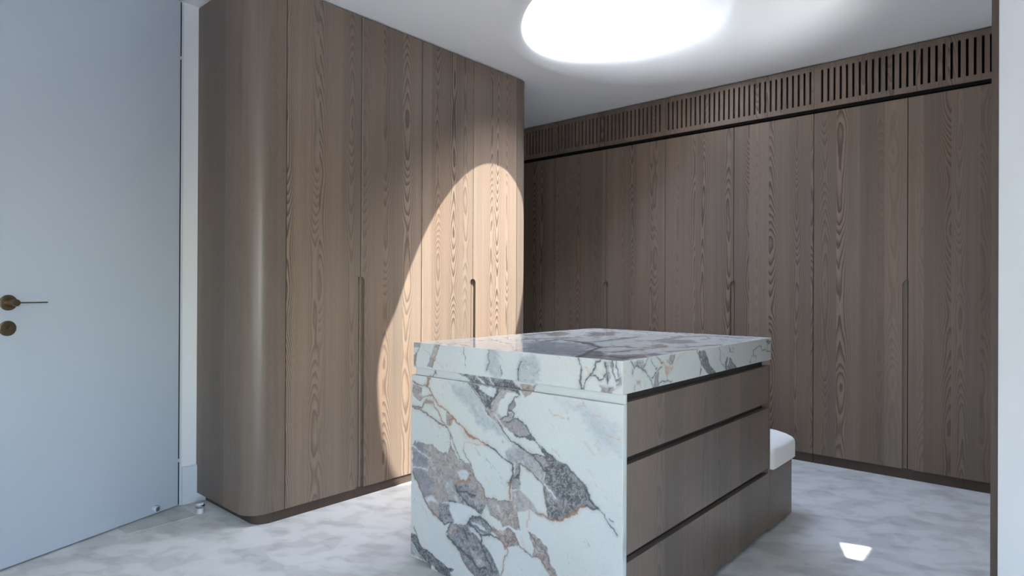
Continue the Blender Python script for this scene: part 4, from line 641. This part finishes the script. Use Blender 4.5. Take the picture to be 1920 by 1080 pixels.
def marble(key, X, Y, px=0.0024, seed=0.0):
    """albedo of the stone at in-plane metres X, Y; key picks the traced vein drawing (None = generic)"""
    wx = (fbm(X, Y, 28, 3, 0.55, 3.1) - 0.5) * 0.020 + (fbm(X, Y, 120, 3, 0.6, 8.8) - 0.5) * 0.007
    wy = (fbm(X, Y, 28, 3, 0.55, 51.7) - 0.5) * 0.020 + (fbm(X, Y, 120, 3, 0.6, 33.3) - 0.5) * 0.007
    XX, YY = X + wx, Y + wy
    col = np.ones(X.shape + (3,)) * PAL['base']
    low = fbm(X, Y, 5, 3, 0.5, 12 + seed)[..., None]
    cream = sstep(0.42, 0.62, fbm(X, Y, 3.5, 3, 0.5, 61 + seed))[..., None]
    col = col * (1 - cream * np.array([0.0, 0.012, 0.055]))
    col = col * (0.95 + 0.09 * low)
    # faint diagonal drift of tan and grey flecks
    a_, b_ = (X + Y) * 0.7071, (X - Y) * 0.7071
    fl_ = fbm(a_, b_, 1, 1)
    st = vnoise(a_ * 170 + 5, b_ * 42 + seed) * vnoise(a_ * 40 + 9, b_ * 14 + seed)
    col = col + (PAL['tn'] - col) * (0.40 * sstep(0.60, 0.80, st))[..., None]
    st = vnoise(a_ * 210 + 77, b_ * 60 + seed) * vnoise(a_ * 30 + 40, b_ * 12 + seed)
    col = col + (PAL['mg'] - col) * (0.45 * sstep(0.66, 0.82, st))[..., None]
    rid = 1 - np.abs(2 * fbm(X, Y, 34, 4, 0.6, 70.1 + seed) - 1)
    rid2 = 1 - np.abs(2 * fbm(X + wx * 2, Y + wy * 2, 70, 3, 0.6, 20.7 + seed) - 1)
    big = fbm(X, Y, 40, 3, 0.6, 90.5 + seed)
    if key is None:
        r = 1 - np.abs(2 * fbm(a_ * 0.6, b_ * 1.6, 3.0, 5, 0.55, 5 + seed) - 1)
        col = col + (PAL['mg'] - col) * sstep(0.93, 0.99, r)[..., None] * 0.8
        return np.clip(col, 0.02, 0.9)
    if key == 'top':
        col = np.minimum(col * 1.40, 0.84)  # same stone, colour lightened on top to make up for weak light
        for f0, c0, th, k0, sd in ((3.2, 'mg', 0.94, 0.6, 5), (5.0, 'mgl', 0.94, 0.5, 41), (4.1, 'tn', 0.95, 0.5, 23)):
            r = 1 - np.abs(2 * fbm(a_ * 1.3 + wx * 2, b_ * 0.7 + wy * 2, f0, 5, 0.55, sd) - 1)
            col = col + (np.minimum(PAL[c0] * 1.25, 0.8) - col) * (sstep(th, 0.995, r) * k0 * sstep(0.3, 0.6, big))[..., None]
    P_, L_ = MARBLE[key]
    for pts, c, det, soft in P_:
        xs = [p[0] for p in pts]; ys = [p[1] for p in pts]; mg_ = soft * 2 + 0.03
        k = (X > min(xs) - mg_) & (X < max(xs) + mg_) & (Y > min(ys) - mg_) & (Y < max(ys) + mg_)
        if not k.any(): continue
        px_, py_ = XX[k], YY[k]
        if soft > 0.012: px_, py_ = px_ + wx[k] * 2, py_ + wy[k] * 2
        d = seg_dist(px_, py_, pts + [pts[0]]); d = np.where(inside(px_, py_, pts), d, -d)
        f_ = sstep(-soft * 0.6, soft * 0.6, d)
        base = np.ones((len(px_), 3)) * PAL[c]
        t = sstep(0.55, 0.80, big[k])[:, None]; base = base * (1 + det * 0.55 * (t - 0.35))
        dl = sstep(0.84, 0.97, rid[k])[:, None] * det; base = base * (1 - 0.38 * dl)
        wl_ = sstep(0.80, 0.97, rid2[k])[:, None] * det; base = base + (PAL['lg'] - base) * 0.55 * wl_
        if soft < 0.008:      # darker rim along crisp edges
            rim = np.exp(-(d / 0.0035) ** 2)[:, None] * det; base = base * (1 - 0.22 * rim)
        tr = 0.85 if c in ('bl', 'bl2') else 0.96
        if soft > 0.012: f_ = f_ * (0.75 + 0.25 * rid[k])
        cc = col[k]; col[k] = cc + (base - cc) * (f_ * tr)[:, None]
    for pts, c, w in L_:
        xs = [p[0] for p in pts]; ys = [p[1] for p in pts]
        k = (X > min(xs) - 0.04) & (X < max(xs) + 0.04) & (Y > min(ys) - 0.04) & (Y < max(ys) + 0.04)
        if not k.any(): continue
        d = seg_dist(XX[k], YY[k], pts)
        hw = w * px * 0.30 * (0.45 + 1.1 * big[k])
        f_ = 1 - sstep(hw * 0.55, hw * 1.45 + 0.0008, d)
        halo = np.exp(-(d / (hw * 3.2 + 0.002)) ** 2) * 0.22
        cc = col[k]; col[k] = cc + (PAL[c] - cc) * np.maximum(f_ * 0.92, halo)[:, None]
    return np.clip(col, 0.02, 0.88)

def stone_box(name, x0, x1, y0, y1, z0, z1, keys, step, mat, parent, r=0.0015):
    """slab made of six fine grids with eased edges; the stone figure is stored per vertex"""
    org = np.array(ORIG[parent])
    def lines(a, b, st):
        m = max(1, int(round((b - a - 2 * r) / st)))
        return np.concatenate([[a, a + r * 0.4], np.linspace(a + r, b - r, m + 1), [b - r * 0.4, b]])
    VS, FS_, CS = [], [], []
    tot = 0
    big = 0.06
    lo = np.array([x0, y0, z0]); hi = np.array([x1, y1, z1])
    for ax, val, key, st in ((1, y0, keys.get('front'), step), (1, y1, None, big), (0, x1, keys.get('right'), step if keys.get('right') else big), (0, x0, None, big), (2, z1, keys.get('top'), step * 1.6 if keys.get('top') else big), (2, z0, None, big)):
        o = [i for i in range(3) if i != ax]
        A_, B_ = lines(lo[o[0]], hi[o[0]], st), lines(lo[o[1]], hi[o[1]], st)
        ga, gb = np.meshgrid(A_, B_, indexing='ij')
        P3 = np.zeros(ga.shape + (3,)); P3[..., o[0]] = ga; P3[..., o[1]] = gb; P3[..., ax] = val
        q = np.clip(P3, lo + r, hi - r); dv = P3 - q; ln = np.linalg.norm(dv, axis=-1, keepdims=True)
        P3 = q + dv / np.maximum(ln, 1e-9) * r
        c = marble(key, ga, gb, 0.0070 if key == 'top' else 0.0024, seed=ax * 3.0)
        na, nb = ga.shape
        idx = np.arange(na * nb).reshape(na, nb) + tot
        q4 = np.stack([idx[:-1, :-1], idx[1:, :-1], idx[1:, 1:], idx[:-1, 1:]], -1).reshape(-1, 4)
        flip = (ax == 1) == (val == hi[ax])
        if ax == 0: flip = (val == lo[ax])
        if ax == 2: flip = (val == lo[ax])
        if ax == 1: flip = (val == hi[ax])
        if flip: q4 = q4[:, ::-1]
        VS.append(P3.reshape(-1, 3) - org); FS_.append(q4); CS.append(c.reshape(-1, 3)); tot += na * nb
    V = np.concatenate(VS).astype(np.float32); Fc = np.concatenate(FS_); C = np.concatenate(CS)
    me = bpy.data.meshes.new(name)
    me.vertices.add(len(V)); me.vertices.foreach_set('co', V.ravel())
    me.loops.add(Fc.size); me.loops.foreach_set('vertex_index', Fc.ravel().astype(np.int32))
    me.polygons.add(len(Fc)); me.polygons.foreach_set('loop_start', np.arange(0, Fc.size, 4, dtype=np.int32))
    me.update(calc_edges=True); me.validate()
    at = me.color_attributes.new('stone', 'FLOAT_COLOR', 'POINT')
    at.data.foreach_set('color', np.concatenate([C, np.ones((len(C), 1))], 1).astype(np.float32).ravel())
    me.materials.append(mat)
    ob = bpy.data.objects.new(name, me); COL.objects.link(ob); ob.parent = parent; ORIG[ob] = ORIG[parent]
    return ob

isl = thing('island', ((IX0 + IX1) / 2, (IY0 + IY1) / 2, 0), 'marble topped dressing room island with three wide dark wood drawers', 'island')
ZT0, ZT1 = 0.7995, 0.902
stone_box('countertop', IX0 + 0.010, IX1 - 0.003, IY0 + 0.0, IY1 + 0.030, ZT0, ZT1, dict(front='edge', right='right', top='top'), 0.0026, M_TOP, isl)
SLT = 0.022
stone_box('end_slab', IX0, IX1, IY0 - 0.002, IY0 + SLT, 0.026, 0.769, dict(front='front'), 0.0024, M_SLAB, isl)
stone_box('recessed_band', IX0 + 0.014, IX1 - 0.0005, IY0 + 0.011, IY0 + SLT, 0.7695, 0.799, dict(front='front'), 0.0026, M_SLAB, isl, r=0.0006)
stone_box('plinth', IX0 + 0.11, IX1 - 0.05, IY0 + 0.012, IY0 + 0.05, 0.0, 0.0258, dict(front='front'), 0.004, M_SLAB, isl, r=0.0006)
YS = IY0 + SLT + 0.0008
build('carcass', MB().box(IX0 + 0.02, IX1 - 0.024, YS, IY1 - 0.03, 0.02, ZT0 - 0.0005), M_DARK, isl)
build('side_panel', MB().box(IX0, IX0 + 0.0195, YS, IY1, 0.02, 0.798), M_WOOD, isl, off=151.0)
build('end_panel', MB().box(IX0 + 0.02, IX1, IY1 - 0.012, IY1 + 0.012, 0.02, 0.775), M_WOOD, isl, off=155.0)
for z0, z1 in ((0.606, 0.775), (0.306, 0.583), (0.026, 0.282)):
    yv = (YS + IY1 - 0.0135) / 2 + 0.02
    d = build('drawer', MB().box(IX1 - 0.022, IX1, YS + 0.001, yv - 0.0002, z0, z1).box(IX1 - 0.022, IX1, yv + 0.0002, IY1 - 0.0135, z0, z1), M_WOODC, isl, off=171.0)
    build('finger_channel', MB().box(IX1 - 0.034, IX1 - 0.0235, YS + 0.001, IY1 - 0.06, z1 + 0.001, z1 + 0.022), M_DARK, d)

# ------------------------------------------------------------------ bench behind the island
bn = thing('bench', ((IX0 + IX1) / 2, 3.09, 0), 'low dark wood bench with a pale cream seat pad, behind the marble island', 'bench')
def rrect(x0, x1, y0, y1, r, rl=None):
    pts = []
    for cx, cy, a0, rr in ((x1 - r, y1 - r, 0, r), (x0 + r, y1 - r, 90, r), (x0 + r, y0 + r, 180, r), (x1 - r, y0 + r, 270, r)):
        for k in range(9):
            t = math.radians(a0 + 90 * k / 8); pts.append((cx + rr * math.cos(t), cy + rr * math.sin(t)))
    return pts
build('base', MB().prism(rrect(IX0 + 0.01, IX1, IY1 + 0.013, 3.255, 0.012), 0.012, 0.290), M_WOODH, bn, off=201.0, smooth=True)
# seat pad: soft domed cushion
mb = MB(); cx0, cx1, cy0, cy1 = IX0, IX1 + 0.010, IY1 + 0.016, 3.305
prof = [(0.0, 0.292), (0.002, 0.284)]
layers = [(0.010, 0.280), (0.0, 0.290), (0.0, 0.362), (0.003, 0.374), (0.010, 0.384), (0.03, 0.398), (0.06, 0.412), (0.10, 0.424), (0.15, 0.432)]
n_ = None
for ins, z in layers:
    pts = rrect(cx0 + ins, cx1 - ins, cy0 + ins, cy1 - ins, max(0.045 - ins * 0.1, 0.03)) ; n_ = len(pts)
    mb.v += [(x, y, z) for x, y in pts]
for k in range(len(layers) - 1):
    mb.f += [(k * n_ + i, k * n_ + (i + 1) % n_, (k + 1) * n_ + (i + 1) % n_, (k + 1) * n_ + i) for i in range(n_)]
mb.f += [tuple(range(n_ - 1, -1, -1)), tuple(range((len(layers) - 1) * n_, len(layers) * n_))]
tag(build('seat_pad', mb, M_FAB, bn, smooth=True), 'pale cream seat pad')

# ------------------------------------------------------------------ door stop on the carpet
ds = thing('door_stop', (-3.188, 1.289, 0), 'small white floor door stop with a chrome ring, at the foot of the wardrobe', 'door stop')
build('post', MB().lathe((-3.188, 1.289, 0), (0, 0, 1), [(0.0165, 0), (0.0155, 0.003), (0.0155, 0.030), (0.0, 0.030)], 32), M_TRIM, ds, smooth=True)
build('ring', MB().lathe((-3.188, 1.289, 0), (0, 0, 1), [(0.0165, 0.026), (0.021, 0.030), (0.022, 0.036), (0.021, 0.041), (0.0165, 0.043)], 32), M_CHROME, ds, smooth=True)
build('cap', MB().lathe((-3.188, 1.289, 0), (0, 0, 1), [(0.016, 0.030), (0.016, 0.046), (0.013, 0.050), (0.0, 0.051)], 32), M_TRIM, ds, smooth=True)
